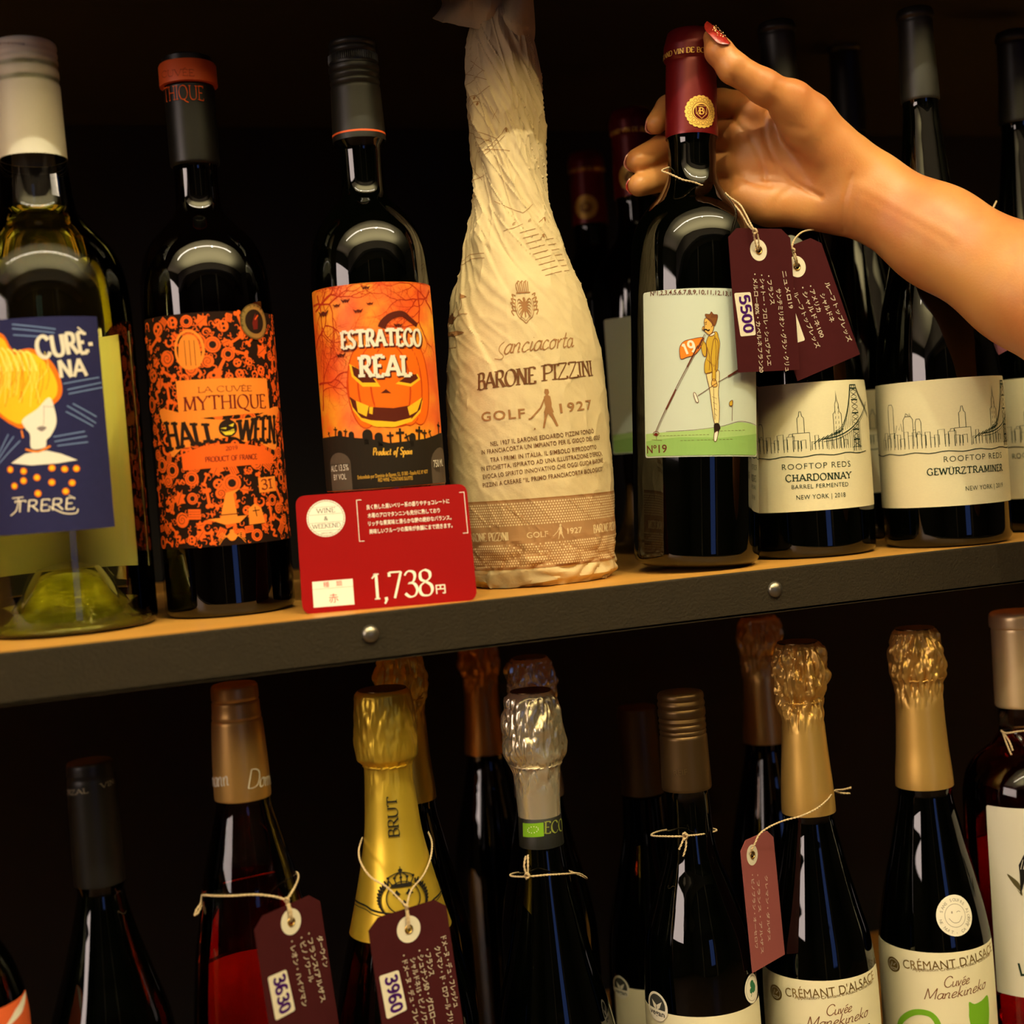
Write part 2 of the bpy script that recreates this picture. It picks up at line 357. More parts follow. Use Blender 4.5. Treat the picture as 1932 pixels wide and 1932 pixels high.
class Bottle:
    def __init__(s, name, label, ax, y, keys, z0=0.0, group=None, tilt=None, cat='bottle', pivot=None):
        """ax: a pixel the axis passes; keys: (pixel row, half width in pixels) down the glass and cap outline"""
        s.root = empty(name); tag(s.root, label, cat, group)
        P = at(ax[0], ax[1], y); s.M = Matrix.Translation((P.x, y, z0))
        if tilt: s.M = Matrix.Translation((0, 0, tilt[1])) @ s.M @ Matrix.Rotation(tilt[0], 4, 'Y')
        s.root.matrix_world = s.M; s.Mi = s.M.inverted()
        s.cam = s.Mi @ CAMLOC; s.face = math.atan2(s.cam.y, s.cam.x)
        s.k = sorted([(s.z(py), hw/FPX*proj(s.M@Vector((0, 0, s.z(py))))[2]) for py, hw in keys])
        s.zs = [a for a, b in s.k]; s.rs = [b for a, b in s.k]
    def z(s, py):
        lo, hi = -0.3, 0.7
        for _ in range(40):
            mid = (lo+hi)/2
            if proj(s.M@Vector((0, 0, mid)))[1] > py: lo = mid
            else: hi = mid
        return lo
    def r(s, z): return pchip(s.zs, s.rs, min(max(z, s.zs[0]), s.zs[-1]))
    def section(s, z1, z0, n=40, dr=0.0): return [(s.r(z0+(z1-z0)*k/n)+dr, z0+(z1-z0)*k/n) for k in range(n+1)]
    def uv(s, px, py):
        """millimetres along the surface (from the side that faces the camera) and up, under a pixel"""
        d = (s.Mi.to_3x3() @ ray(px, py)); c = s.cam; R = s.r(s.z(py)); t = None
        for _ in range(8):
            A = d.x**2+d.y**2; B = 2*(c.x*d.x+c.y*d.y); C = c.x**2+c.y**2-R*R; D = B*B-4*A*C
            t = (-B-math.sqrt(max(D, 0)))/(2*A); z = c.z+d.z*t; R = s.r(z)
        p = c+d*t; a = math.atan2(p.y, p.x)-s.face; a = (a+PI) % (2*PI)-PI
        return a*s.rref*1000, p.z*1000
    rref = 0.037
    def fmap(s, dr=0.00015):
        def f(u, v, o):
            a = s.face+u/s.rref; R = s.r(v)+dr+o
            return Vector((R*math.cos(a), R*math.sin(a), v))
        return f
    def glass(s, m, z1, base=0.004, punt=0.02, name='glass'):
        R = s.r(0.02)
        pr = [(0, punt), (R*.3, punt*.85), (R*.55, punt*.4), (R*.72, 0.001), (R*.8, 0.0), (R-base*.8, 0.0), (R-base*.3, base*.25), (R-base*.06, base*.6)]
        pr += [(s.r(base+(z1-base)*k/90), base+(z1-base)*k/90) for k in range(91)]
        pr.append((0.001, z1)); s.g = lathe(name, pr, m, s.root, 96); return s.g
    def paper(s, name, u0, u1, v0, v1, m, r=1.5, dr=0.00015, top=None, bot=None, n=28):
        """label paper: a thin sheet with rounded corners; top and bot may bend its edges"""
        bm = bmesh.new(); W = u1-u0; H = v1-v0; rows = 18; g = []
        for i in range(n+1):
            u = u0+W*i/n; e = min(u-u0, u1-u); c = r-math.sqrt(max(r*r-(r-e)**2, 0)) if e < r else 0
            a = v0+c+(bot((u-u0)/W) if bot else 0); b = v1-c+(top((u-u0)/W) if top else 0)
            g.append([(u, a+(b-a)*j/rows) for j in range(rows+1)])
        # extra columns near the rounded corners
        f = s.fmap(0); V = []
        ins = []
        for k in (.05, .15, .3, .5, .75):
            for u in (u0+r*k, u1-r*k):
                e = min(u-u0, u1-u); c = r-math.sqrt(max(r*r-(r-e)**2, 0))
                a = v0+c+(bot((u-u0)/W) if bot else 0); b = v1-c+(top((u-u0)/W) if top else 0)
                ins.append([(u, a+(b-a)*j/rows) for j in range(rows+1)])
        g = sorted(g+ins, key=lambda q: q[0][0])
        A = [[bm.verts.new(f(p[0]/1000, p[1]/1000, dr)) for p in row] for row in g]
        Bk = [[bm.verts.new(f(p[0]/1000, p[1]/1000, dr*0.2)) for p in row] for row in g]
        nI = len(g)
        for i in range(nI-1):
            for j in range(rows):
                bm.faces.new((A[i][j], A[i+1][j], A[i+1][j+1], A[i][j+1])); bm.faces.new((Bk[i][j], Bk[i][j+1], Bk[i+1][j+1], Bk[i+1][j]))
        for i in range(nI-1):
            bm.faces.new((A[i][0], Bk[i][0], Bk[i+1][0], A[i+1][0])); bm.faces.new((A[i][rows], A[i+1][rows], Bk[i+1][rows], Bk[i][rows]))
        for j in range(rows):
            bm.faces.new((A[0][j], A[0][j+1], Bk[0][j+1], Bk[0][j])); bm.faces.new((A[-1][j], Bk[-1][j], Bk[-1][j+1], A[-1][j+1]))
        s.lab = obj(name, bm, m, s.root, 40); return s.lab
def cap_prof(b, z0, z1, dr=0.0002, grooves=(), edge=0.002, gd=0.0006):
    """a bottle capsule: skirt from z0 up to z1 with rounded top and pressed rings"""
    pr = [(b.r(z0)-0.0004, z0+0.0002), (b.r(z0)+dr, z0)]
    n = 60
    for k in range(1, n+1):
        z = z0+(z1-edge-z0)*k/n; r = b.r(z)+dr
        for gz, w in grooves:
            r -= gd*math.exp(-((z-gz)/w)**2)
        pr.append((r, z))
    R = pr[-1][0]
    for a in (30, 60, 90): pr.append((R-edge+edge*math.cos(math.radians(a)), z1-edge+edge*math.sin(math.radians(a))))
    pr.append((0, z1)); return pr
def foil_disp(b, amp, zpin, seed, ztop, nf=9, zlow=None):
    """crinkled champagne foil: vertical folds above the wire pinch, dying out below it"""
    def f(a, z, r):
        v = Vector((math.cos(a)*nf/3, math.sin(a)*nf/3, z*55+seed*7.3)); w = Vector((math.cos(a)*nf, math.sin(a)*nf, z*120+seed))
        k = 1.0 if z > zpin else max(0.0, 1-(zpin-z)/0.018)
        d = (abs(noise.noise(v))*2-0.5)*amp+(abs(noise.noise(w))*2-0.5)*amp*.6
        if z > ztop-0.003: d *= .35
        return r+d*k, z
    return f
# materials that several bottles share
DG = mat('dark_green_glass', (0.0003, 0.0005, 0.0002), 0.02, spec=0.6)
DB = mat('black_glass', (0.0003, 0.0002, 0.0002), 0.02, spec=0.65)
TWINE = mat('twine', (0.62, 0.46, 0.27), 0.9, bump=0.0002, bscale=2500)
TAGCARD = mat('plum_card', (0.056, 0.009, 0.011), 0.85, spec=0.08, bump=0.00002, bscale=3000, var=0.12, vscale=120)
WHITEP = mat('white_sticker', (0.80, 0.72, 0.58), 0.55)
BRASS = mat('brass', (0.75, 0.48, 0.16), 0.25, 1.0)
CREAM = mat('cream_label_paper', (0.76, 0.69, 0.46), 0.8, spec=0.2, bump=0.00003, bscale=1800, aniso=(1, 1, 3), var=0.05, vscale=500)
INKB = ink('black', (0.012, 0.010, 0.009)); INKW = ink('white', (0.85, 0.78, 0.66)); INKP = ink('violet_marker', (0.055, 0.006, 0.13), 0.4)
INKG = ink('dark_green', (0.012, 0.030, 0.018)); GOLDI = ink('gold_foil', (0.95, 0.58, 0.12), 0.35, 0.35)
# ------------------------------------------------------------------ the setting: shelves, back panel and the shop room behind the camera
T_FACE = 0.0241
WOOD = mat('oak_shelf_wood', (0.60, 0.29, 0.055), 0.42, bump=0.0001, bscale=260, var=0.28, vscale=45, aniso=(0.12, 1, 1))
STEEL = mat('hammered_brown_steel', (0.022, 0.014, 0.005), 0.7, metal=0.1, spec=0.35, bump=0.00045, bscale=620, var=0.2, vscale=90, detail=2)
DARKP = mat('dark_back_panel', (0.003, 0.002, 0.002), 0.8)
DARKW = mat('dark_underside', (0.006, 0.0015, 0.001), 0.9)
RIVET = mat('worn_rivet', (0.30, 0.27, 0.22), 0.3, metal=0.9, bump=0.0001, bscale=900)
def shelf(zt, label, rivets, z_under=0.022, bmat=None):
    t = empty('shelf', (0, 0, zt)); tag(t, label, 'shelf')
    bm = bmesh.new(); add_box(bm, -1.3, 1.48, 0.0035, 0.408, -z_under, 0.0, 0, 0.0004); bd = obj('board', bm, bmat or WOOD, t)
    bm = bmesh.new(); add_box(bm, -1.3, 1.48, 0.0, 0.0035, -T_FACE, 0.0008, 0, 0.0006)
    add_box(bm, -1.3, 1.48, 0.0, 0.035, -T_FACE, -T_FACE+0.002, 0, 0.0003); obj('steel_edge', bm, STEEL, t)
    for x, z in rivets:
        pr = [(0.0046*math.sin(a*PI/16), -0.0030*math.cos(a*PI/16)) for a in range(0, 9)]
        o = lathe('rivet', pr[::-1][::-1], RIVET, t, 24, 60)
        o.rotation_euler = (-PI/2, 0, 0)
        o.rotation_euler = (PI/2, 0, 0); o.scale = (1, 1, -1)
        o.location = (x, 0.0, z-zt)
        bm = bmesh.new(); bm.from_mesh(o.data)
        for v in bm.verts: v.co = (v.co.x, v.co.z, v.co.y)      # dome grows towards -y
        bmesh.ops.recalc_face_normals(bm, faces=bm.faces); bm.to_mesh(o.data); bm.free(); o.rotation_euler = (0, 0, 0); o.scale = (1, 1, 1)
        o.data.shade_smooth()
    return t
r1 = at(699, 1196, 0); r2 = at(1462, 1112, 0)
shelf(0.0, 'oak shelf with dark steel edge and two rivets, carrying the standing wine bottles', [(r1.x, r1.z), (r2.x, r2.z)])
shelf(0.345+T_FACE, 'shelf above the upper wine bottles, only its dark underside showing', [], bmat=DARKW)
LOWZ = -0.385
shelf(LOWZ, 'lower shelf under the sparkling wine bottles', [])
tag(box('wall_back', -1.4, 1.6, 0.41, 0.43, -1.2, 1.3, DARKP), kind='structure')
for x, nm in ((-1.32, 'shelf_side_panel'), (1.5, 'shelf_side_panel')):
    tag(box(nm, x, x+0.02, 0.0, 0.408, -1.2, 1.3, DARKP), 'dark upright side panel at the %s end of the shelving' % ('left' if x < 0 else 'right'), 'panel')
FLOORM = mat('shop_floor', (0.10, 0.055, 0.03), 0.5, var=0.2, vscale=3)
CEILM = mat('beige_ceiling', (0.50, 0.43, 0.29), 0.85)
WALLM = mat('dark_shop_wall', (0.030, 0.020, 0.016), 0.7, var=0.2, vscale=2)
tag(box('floor', -4, 5, -5, 0.55, -1.22, -1.2, FLOORM), kind='structure')
tag(box('ceiling', -4, 5, -5, 0.55, 1.75, 1.78, CEILM), kind='structure')
tag(box('wall_left', -4.05, -4, -5, 0.55, -1.2, 1.75, WALLM), kind='structure')
tag(box('wall_right', 5, 5.05, -5, 0.55, -1.2, 1.75, WALLM), kind='structure')
tag(box('wall_front', -4, 5, -5.05, -5, -1.2, 1.75, WALLM), kind='structure')
# frosted day-lit window on the left, narrow dusk-blue windows in the far wall, a beige pier between them
PANE = mat('frosted_window_light', (0.8, 0.8, 0.8), 0.5, emit=(1.0, 0.80, 0.72), estr=8.0)
BLUE = mat('dusk_blue_window', (0.02, 0.03, 0.06), 0.2, emit=(0.10, 0.18, 0.55), estr=1.6)
PIER = mat('beige_pier', (0.40, 0.33, 0.25), 0.85)
FRAME = mat('window_frame', (0.02, 0.016, 0.013), 0.5)
w = tag(box('window_1', -4.0, -3.96, -2.7, -0.45, 0.4, 1.4, FRAME), kind='structure')
box('pane', -3.96, -3.95, -2.65, -0.5, 0.45, 1.35, PANE, w)
for i, (x0, x1) in enumerate(((0.25, 1.0),)):
    w = tag(box('window_%d' % (i+2), x0-.04, x1+.04, -4.99, -4.95, -0.85, 0.75, FRAME), kind='structure')
    box('pane', x0, x1, -4.95, -4.94, -0.8, 0.7, BLUE, w)
tag(box('trim_1', 1.15, 1.4, -5.0, -4.85, -1.2, 1.75, PIER), kind='structure')
tag(box('trim_2', -1.25, -1.1, -5.0, -4.85, -1.2, 1.75, PIER), kind='structure')
LAMPM = mat('lamp_tube', (0.9, 0.9, 0.9), 0.5, emit=(1.0, 0.86, 0.66), estr=24.0)
lt = empty('ceiling_lamp', (-0.05, -0.95, 1.49)); tag(lt, 'long linear ceiling lamp in front of the shelves', 'lamp')
box('housing', -1.62, 1.62, -0.012, 0.012, -0.004, 0.02, FRAME, lt); box('tube', -1.6, 1.6, -0.022, 0.022, -0.02, -0.004, LAMPM, lt); box('added_up_glow', -1.6, 1.6, -0.022, 0.022, 0.02, 0.03, LAMPM, lt)  # last strip is an added glow facing up to brighten the ceiling
for x in (-1.2, 1.2):
    bm = bmesh.new(); tube(bm, [(x, 0, 0.03), (x, 0, 0.24)], 0.002, 6); obj('hanging_wire', bm, FRAME, lt)
tag(box('trim_3', -4, 5, -2.9, -2.6, 1.25, 1.75, WALLM), kind='structure')
# ------------------------------------------------------------------ upper shelf, front row
CAPW = mat('white_screwcap', (0.72, 0.66, 0.56), 0.45, spec=0.4)
# white wine in pale green glass
GLASSC = tinted('pale_green_glass', (0.975, 0.985, 0.88), 1.5); WINEW = tinted('white_wine', (0.998, 0.98, 0.68), 1.15)
B1 = Bottle('wine_bottle', 'clear bottle of yellow white wine with white screwcap and blue label, leftmost on the shelf', (110, 850), 0.0922,
    [(82, 58), (300, 60.5), (335, 62), (372, 65), (398, 69), (420, 80), (442, 100), (480, 132), (520, 147), (560, 153), (620, 156), (1150, 157)])
za = B1.z(302)
B1.glass(GLASSC, za+0.05, 0.006, 0.004)
PUNT = mat('punt_glass', (0.34, 0.36, 0.015), 0.10, metal=0.35, spec=0.9, coat=1.0, bump=0.0004, bscale=150, aniso=(1, 1, 6), var=0.5, vscale=60)
lathe('punt', [(0.0388, 0.0012), (0.0390, 0.0035), (0.0365, 0.0055), (0.033, 0.0075), (0.029, 0.0115), (0.0255, 0.0160), (0.0225, 0.0210), (0.0185, 0.0262), (0.0135, 0.0300), (0.008, 0.0318), (0.003, 0.0325), (0, 0.0326)], PUNT, B1.root, 96, 60)
lathe('wine', [(0, 0.037), (0.0160, 0.0330), (0.0255, 0.019), (0.031, 0.012), (B1.r(.03)-.003, 0.018)]+[(r-0.0028, z) for r, z in B1.section(B1.z(396), 0.02, 60)]+[(0.0001, B1.z(396))], WINEW, B1.root, 72)
zt = B1.z(82)
lathe('screwcap', cap_prof(B1, za, zt, 0.0003, [(B1.z(q), 0.0008) for q in (100, 113, 128, 133, 155, 160)], 0.0025, 0.0005), CAPW, B1.root, 96)
# dark bottles
CAPK = mat('black_capsule', (0.006, 0.005, 0.004), 0.4, spec=0.5)
CAPK2 = mat('charcoal_capsule', (0.010, 0.008, 0.005), 0.45, spec=0.5)
ORG = mat('orange_capsule_band', (0.85, 0.12, 0.02), 0.5)
B2 = Bottle('wine_bottle', 'dark red wine bottle with the swirling orange and black halloween label', (420, 950), 0.099,
    [(112, 46), (126, 53), (165, 54), (172, 46), (312, 45), (318, 40), (385, 41), (405, 46), (430, 68), (460, 96), (490, 110), (530, 118), (600, 121), (1130, 121)])
B2.glass(DB, B2.z(300), 0.005)
lathe('capsule', cap_prof(B2, B2.z(316), B2.z(168), 0.0003, (), 0.0008), CAPK, B2.root)
lathe('capsule_band', [(B2.r(B2.z(150))*.86, B2.z(166)), (B2.r(B2.z(150)), B2.z(165)), (B2.r(B2.z(150)), B2.z(128)), (B2.r(B2.z(150))*.96, B2.z(124)), (0, B2.z(124))], ORG, B2.root, 72, 30)
lathe('capsule_top', [(B2.r(B2.z(113)), B2.z(124)+.0001), (B2.r(B2.z(113)), B2.z(113)), (B2.r(B2.z(113))*.9, B2.z(110)), (0, B2.z(110))], CAPK, B2.root, 48, 30)
B3 = Bottle('wine_bottle', 'dark red wine bottle with the glowing pumpkin label, black screwcap', (700, 550), 0.080,
    [(78, 43), (125, 45), (130, 47), (160, 46), (268, 49), (280, 41), (350, 40), (372, 44), (395, 64), (420, 84), (450, 100), (480, 107), (540, 111), (620, 112), (1130, 111)])
B3.glass(DG, B3.z(262), 0.005)
z1 = B3.z(79)
lathe('screwcap', cap_prof(B3, B3.z(269), z1, 0.0003, [(B3.z(q), 0.0007) for q in (92, 104, 124, 141, 152, 165)], 0.002, 0.0009), CAPK2, B3.root, 96)
lathe('cap_line', [(B3.r(B3.z(256))+.00025, B3.z(259)), (B3.r(B3.z(256))+.00045, B3.z(258.5)), (B3.r(B3.z(256))+.00045, B3.z(255.5)), (B3.r(B3.z(256))+.00025, B3.z(255))], ORG, B3.root, 72, 30)
for k in range(40):
    pass
bm = bmesh.new()
zk0, zk1 = B3.z(121), B3.z(107)
for k in range(72):
    a = 2*PI*k/72; R = B3.r(zk0)+0.0004; d = Vector((math.cos(a), math.sin(a), 0)); p = Vector((-math.sin(a), math.cos(a), 0))*0.00028
    q = [d*R-p, d*R+p, d*(R+0.0004)]
    lo = [bm.verts.new(v+Vector((0, 0, zk0))) for v in q]; hi = [bm.verts.new(v+Vector((0, 0, zk1))) for v in q]
    for i in range(3): bm.faces.new((lo[i], lo[(i+1) % 3], hi[(i+1) % 3], hi[i]))
tag(obj('knurling', bm, CAPK2, B3.root), kind='stuff')
# the bottle held in the hand: leans to the right on the edge of its foot
CAPR = mat('crimson_capsule', (0.17, 0.006, 0.008), 0.32, metal=0.35, spec=0.6)
B5 = Bottle('wine_bottle', 'dark red wine bottle held by the hand, red capsule and golfer label', (1296, 800), 0.0618,
    [(60, 41), (76, 46), (84, 48), (92, 50), (116, 50), (121, 46), (135, 46.5), (261, 48.5), (266, 45), (322, 45.5), (345, 50), (372, 66), (400, 90), (430, 108), (460, 115), (500, 117.5), (560, 118.5), (1040, 117)],
    tilt=(math.radians(3.7), 0.0024))
B5.glass(DG, B5.z(255), 0.007)
lathe('capsule', cap_prof(B5, B5.z(262), B5.z(60), 0.0003, [(B5.z(119), 0.0008)], 0.003, 0.0004), CAPR, B5.root, 96)
# flute bottles with skyline labels
FL = [(18, 29), (26, 33), (34, 34.5), (40, 32), (60, 31), (190, 35), (196, 32), (260, 37), (300, 41), (400, 54), (500, 76), (600, 99), (680, 111), (760, 116), (1020, 116)]
def flute(label, ax, y, dk=0, sc=1.0, group=None, glass=DG, tilt=None):
    b = Bottle('wine_bottle', label, ax, y, [(a*1.0+dk, h*sc) for a, h in FL], group=group)
    b.glass(glass, b.z(185+dk), 0.006)
    lathe('capsule', cap_prof(b, b.z(193+dk), b.z(18+dk), 0.0003, [(b.z(40+dk), 0.0012)], 0.002, 0.0006), CAPK2, b.root, 72)
    return b
B7 = flute('tall flute bottle with cream skyline label reading NEW YORK, second from the right edge', (1778, 850), 0.0498)
B6 = flute('tall flute bottle with cream skyline label, behind the plum tags beside the held bottle', (1518, 850), 0.0756, 25, 1.035)
B8 = flute('tall flute bottle with skyline label cut by the right edge of the photo', (1958, 850), 0.085, 42, 0.93)
B9 = flute('blurred flute bottle behind the gap between the two skyline bottles', (1642, 850), 0.165, 60, 0.90)
# back row, red capsules
def bordeaux(label, cap_top, y, lab=None, group=None, capm=CAPR, glass=DB, k=1.0):
    P = at(cap_top[0], cap_top[1], y); Z = proj(P)[2]; s = k*0.84/Z; x0, y0 = cap_top
    r = [(0, 41), (15, 46), (31, 50), (56, 50), (61, 46), (201, 48.5), (206, 45), (262, 45.5), (285, 50), (312, 66), (340, 90), (370, 108), (400, 115), (440, 117.5), (500, 118.5), (950, 117)]
    b = Bottle('wine_bottle', label, (x0+0.06*400*s, y0+400*s), y, [(y0+a*s, h*s) for a, h in r], group=group)
    b.glass(glass, b.z(y0+195*s), 0.006); b.s = s; b.y0 = y0
    lathe('capsule', cap_prof(b, b.z(y0+202*s), b.z(y0), 0.0003, [(b.z(y0+59*s), 0.0008)], 0.003, 0.0004), capm, b.root, 64)
    return b
C1 = bordeaux('blurred bottle with red capsule behind the fingertips, golfer wine further back', (1192, 208), 0.235)
C2 = bordeaux('blurred bottle with dim red capsule, deepest in the shelf right of the paper-wrapped bottle', (1107, 288), 0.36, k=0.92)

# ------------------------------------------------------------------ lower shelf
def lower(label, ax, y, keys, **kw): return Bottle(kw.pop('name', 'wine_bottle'), label, ax, y, keys, LOWZ, **kw)
ROSEG = tinted('rose_bottle_glass', (0.93, 0.80, 0.72), 1.5); ROSEW = tinted('rose_wine', (0.92, 0.30, 0.10), 1.15)
COPPER = mat('copper_gold_capsule', (0.66, 0.38, 0.12), 0.38, metal=0.72)
L1 = lower('rosé flute bottle with copper-gold capsule and price tag 3630 on twine', (473, 1680), 0.062,
    [(1288, 42), (1300, 43), (1340, 44), (1354, 46), (1500, 52), (1506, 51), (1560, 62), (1620, 78), (1680, 92), (1800, 112), (1932, 124), (2300, 128)])
L1.glass(ROSEG, L1.z(1500), 0.005, 0.02)
lathe('wine', [(0, 0.024), (0.02, 0.012), (L1.r(.03)-.004, 0.01)]+[(r-0.0024, z) for r, z in L1.section(L1.z(1655), 0.012, 70)]+[(0.0001, L1.z(1655))], ROSEW, L1.root, 72)
lathe('capsule', cap_prof(L1, L1.z(1503), L1.z(1289), 0.0003, [(L1.z(1320), 0.0005), (L1.z(1354), 0.0006)], 0.002, 0.0006), COPPER, L1.root, 96)
FGOLD = mat('bright_gold_foil', (0.92, 0.62, 0.06), 0.36, metal=0.72, bump=0.00006, bscale=160)
FSIL = mat('pale_champagne_foil', (0.85, 0.74, 0.54), 0.27, metal=0.75)
FGOLD2 = mat('dull_gold_foil', (0.80, 0.48, 0.13), 0.36, metal=0.72, bump=0.00005, bscale=200)
FORG = mat('orange_gold_foil', (0.62, 0.28, 0.05), 0.36, metal=0.8)
FTOP = mat('dark_foil_disc', (0.10, 0.055, 0.02), 0.35, metal=0.9)
def sparkling(label, ax, y, keys, foil, ztop, zpin, zbot, amp, seed, glass=DG, group=None, nf=9, seg=160, foot=None, bare=False):
    b = lower(label, ax, y, keys, group=group); zt, zp, zb = b.z(ztop), b.z(zpin), b.z(zbot)
    R = b.r(0.01)
    b.glass(glass, zb+0.005, 0.006)
    d = foil_disp(b, amp, zp, seed, zt, nf)
    pr = [(b.r(zb)-.0003, zb+.0004), (b.r(zb)+.0004, zb)]+[(b.r(zb+(zt-0.002-zb)*k/150)+.0004, zb+(zt-0.002-zb)*k/150) for k in range(1, 151)]
    Rt = pr[-1][0]; pr += [(Rt-.0012, zt-.0006), (Rt-.002, zt), (Rt*.86, zt)]
    lathe('foil', pr, foil, b.root, seg, 80, d)
    lathe('top_disc', [(Rt*.87, zt-.0004), (Rt*.86, zt+.0004), (Rt*.3, zt+.001), (0, zt+.001)], FTOP, b.root, 64, 40)
    bm = bmesh.new(); n = 60; Rp = b.r(zp)+.0003
    for ph in (0, PI):
        tube(bm, [Vector(((Rp+.0004*math.cos(ph+k*1.2))*math.cos(2*PI*k/n), (Rp+.0004*math.cos(ph+k*1.2))*math.sin(2*PI*k/n), zp+.0004*math.sin(ph+k*1.2))) for k in range(n+1)], .0004, 6)
    if foot is None: obj('wire_ring', bm, foil, b.root)
    else: bm.free()
    b.zt, b.zp, b.zb = zt, zp, zb; return b
L2 = sparkling('sparkling wine bottle in bright yellow-gold foil reading BRUT, price tag 3960', (752, 1700), 0.060,
    [(1297, 49), (1310, 52), (1335, 55), (1400, 58), (1425, 57), (1438, 46), (1447, 44), (1500, 47), (1560, 52), (1620, 63), (1680, 77), (1730, 90), (1800, 110), (1870, 126), (1932, 134), (2300, 136)],
    FGOLD, 1300, 1440, 1748, 0.0007, 3)
L3 = sparkling('sparkling wine bottle in crinkled silver foil with green ECO neck band', (1030, 1700), 0.060,
    [(1302, 36), (1312, 45), (1335, 50), (1380, 57), (1412, 58), (1428, 54), (1440, 47), (1470, 42), (1535, 39), (1590, 41), (1650, 48), (1720, 62), (1800, 80), (1870, 98), (1932, 112), (2000, 124), (2300, 128)],
    FSIL, 1303, 1440, 1536, 0.0017, 11, nf=7)
BRONZE = mat('bronze_screwcap', (0.13, 0.075, 0.03), 0.38, metal=0.8)
L4 = lower('dark wine bottle with bronze screwcap, knotted twine and a round vegan sticker', (1325, 1900), 0.055,
    [(1303, 42), (1330, 44), (1385, 44), (1485, 46), (1489, 40), (1575, 44), (1620, 52), (1660, 66), (1700, 79), (1760, 97), (1820, 104), (1900, 107), (2300, 108)])
L4.glass(DG, L4.z(1470), 0.006)
lathe('screwcap', cap_prof(L4, L4.z(1486), L4.z(1304), 0.0003, [(L4.z(q), 0.0008) for q in (1320, 1333, 1352, 1362, 1375, 1383)], 0.002, 0.0007), BRONZE, L4.root, 96)
CK = [(1209, 37), (1216, 42), (1250, 48), (1280, 47), (1305, 44), (1318, 37), (1330, 37), (1400, 41), (1530, 49), (1535, 46), (1600, 58), (1700, 82), (1770, 99), (1840, 106), (1900, 107), (2300, 108)]
L5 = sparkling('sparkling wine bottle with dull gold foil and cream label, plum tag at its left', (1548, 1860), 0.055, CK, FGOLD2, 1211, 1322, 1530, 0.0030, 21, nf=10)
CK6 = [(1183, 37), (1190, 40), (1222, 47), (1255, 50), (1270, 48), (1285, 42), (1296, 42), (1400, 46), (1480, 52), (1485, 49), (1560, 62), (1650, 82), (1720, 96), (1780, 103), (1850, 104), (2300, 105)]
L6 = sparkling('sparkling wine bottle with dull gold foil and round smiley sticker', (1765, 1800), 0.052, CK6, FGOLD2, 1185, 1278, 1480, 0.0026, 33, nf=9)
REDG = tinted('red_bottle_glass', (0.95, 0.80, 0.75), 1.5); REDW = tinted('ruby_rose_wine', (0.70, 0.06, 0.04), 1.15)
PGOLD = mat('pale_gold_capsule', (0.90, 0.66, 0.36), 0.36, metal=0.7)
L7 = lower('ruby rosé bottle with pale gold capsule and white label at the right edge', (1945, 1600), 0.050,
    [(1150, 46), (1165, 50), (1180, 50), (1186, 47), (1328, 48), (1334, 43), (1372, 44), (1400, 60), (1430, 95), (1462, 112), (1500, 118), (1560, 119), (2300, 120)])
L7.glass(REDG, L7.z(1320), 0.005, 0.02)
lathe('wine', [(0, 0.024), (0.02, 0.012), (L7.r(.03)-.004, 0.01)]+[(r-0.0024, z) for r, z in L7.section(L7.z(1425), 0.012, 70)]+[(0.0001, L7.z(1425))], REDW, L7.root, 72)
lathe('capsule', cap_prof(L7, L7.z(1330), L7.z(1152), 0.0003, [(L7.z(1183), 0.0006)], 0.003, 0.0006), PGOLD, L7.root, 96)
L0 = lower('almost black flute bottle with dark capsule in the shade, lower left', (200, 1800), 0.075,
    [(1432, 38), (1442, 42), (1470, 43), (1500, 44), (1663, 46), (1668, 42), (1740, 56), (1830, 82), (1932, 112), (2050, 126), (2350, 128)])
L0.glass(DG, L0.z(1655), 0.005)
lathe('capsule', cap_prof(L0, L0.z(1664), L0.z(1434), 0.0003, [(L0.z(1465), 0.0006)], 0.002, 0.0006), CAPK, L0.root, 72)
Lm = lower('bottle with orange label cut by the lower left corner', (-62, 1932), 0.060,
    [(1500, 42), (1700, 46), (1760, 60), (1840, 96), (1890, 108), (1932, 112), (2350, 113)])
Lm.glass(DG, Lm.z(1690), 0.005); lathe('capsule', cap_prof(Lm, Lm.z(1700), Lm.z(1502), 0.0003), CAPK, Lm.root, 48)
def back_spark(label, x, y, ytop, foil, hw, seed, glass=DG):
    k = hw/50.0
    ks = [(ytop+(a-1183)*k, h*k) for a, h in CK6]
    return sparkling(label, (x+0.06*300, ytop+300), y, ks, foil, ytop+2*k, ytop+95*k, ytop+297*k, 0.0024, seed, glass, seg=110)
E1 = back_spark('blurred second gold-foil bottle directly behind the BRUT bottle', 757, 0.165, 1228, FGOLD, 47, 5)
E2 = back_spark('blurred orange-gold foil bottle furthest back, between the BRUT and silver-foil bottles', 905, 0.30, 1205, FORG, 36, 8)
E3 = back_spark('blurred silver-foil bottle behind the crinkled silver-foil bottle', 1003, 0.165, 1238, FSIL, 44, 14)
E4 = back_spark('blurred gold-foil bottle behind the sparkling wine with the angled tag', 1432, 0.175, 1160, FGOLD2, 40, 27)
E5 = lower('blurred dark bottle behind and left of the vegan-stickered bottle', (1238, 1850), 0.17,
    [(1330, 36), (1490, 39), (1560, 42), (1650, 60), (1700, 72), (1760, 84), (1820, 89), (2200, 90)])
E5.glass(DG, E5.z(1500), 0.005); lathe('screwcap', cap_prof(E5, E5.z(1495), E5.z(1332), 0.0003), BRONZE, E5.root, 48)

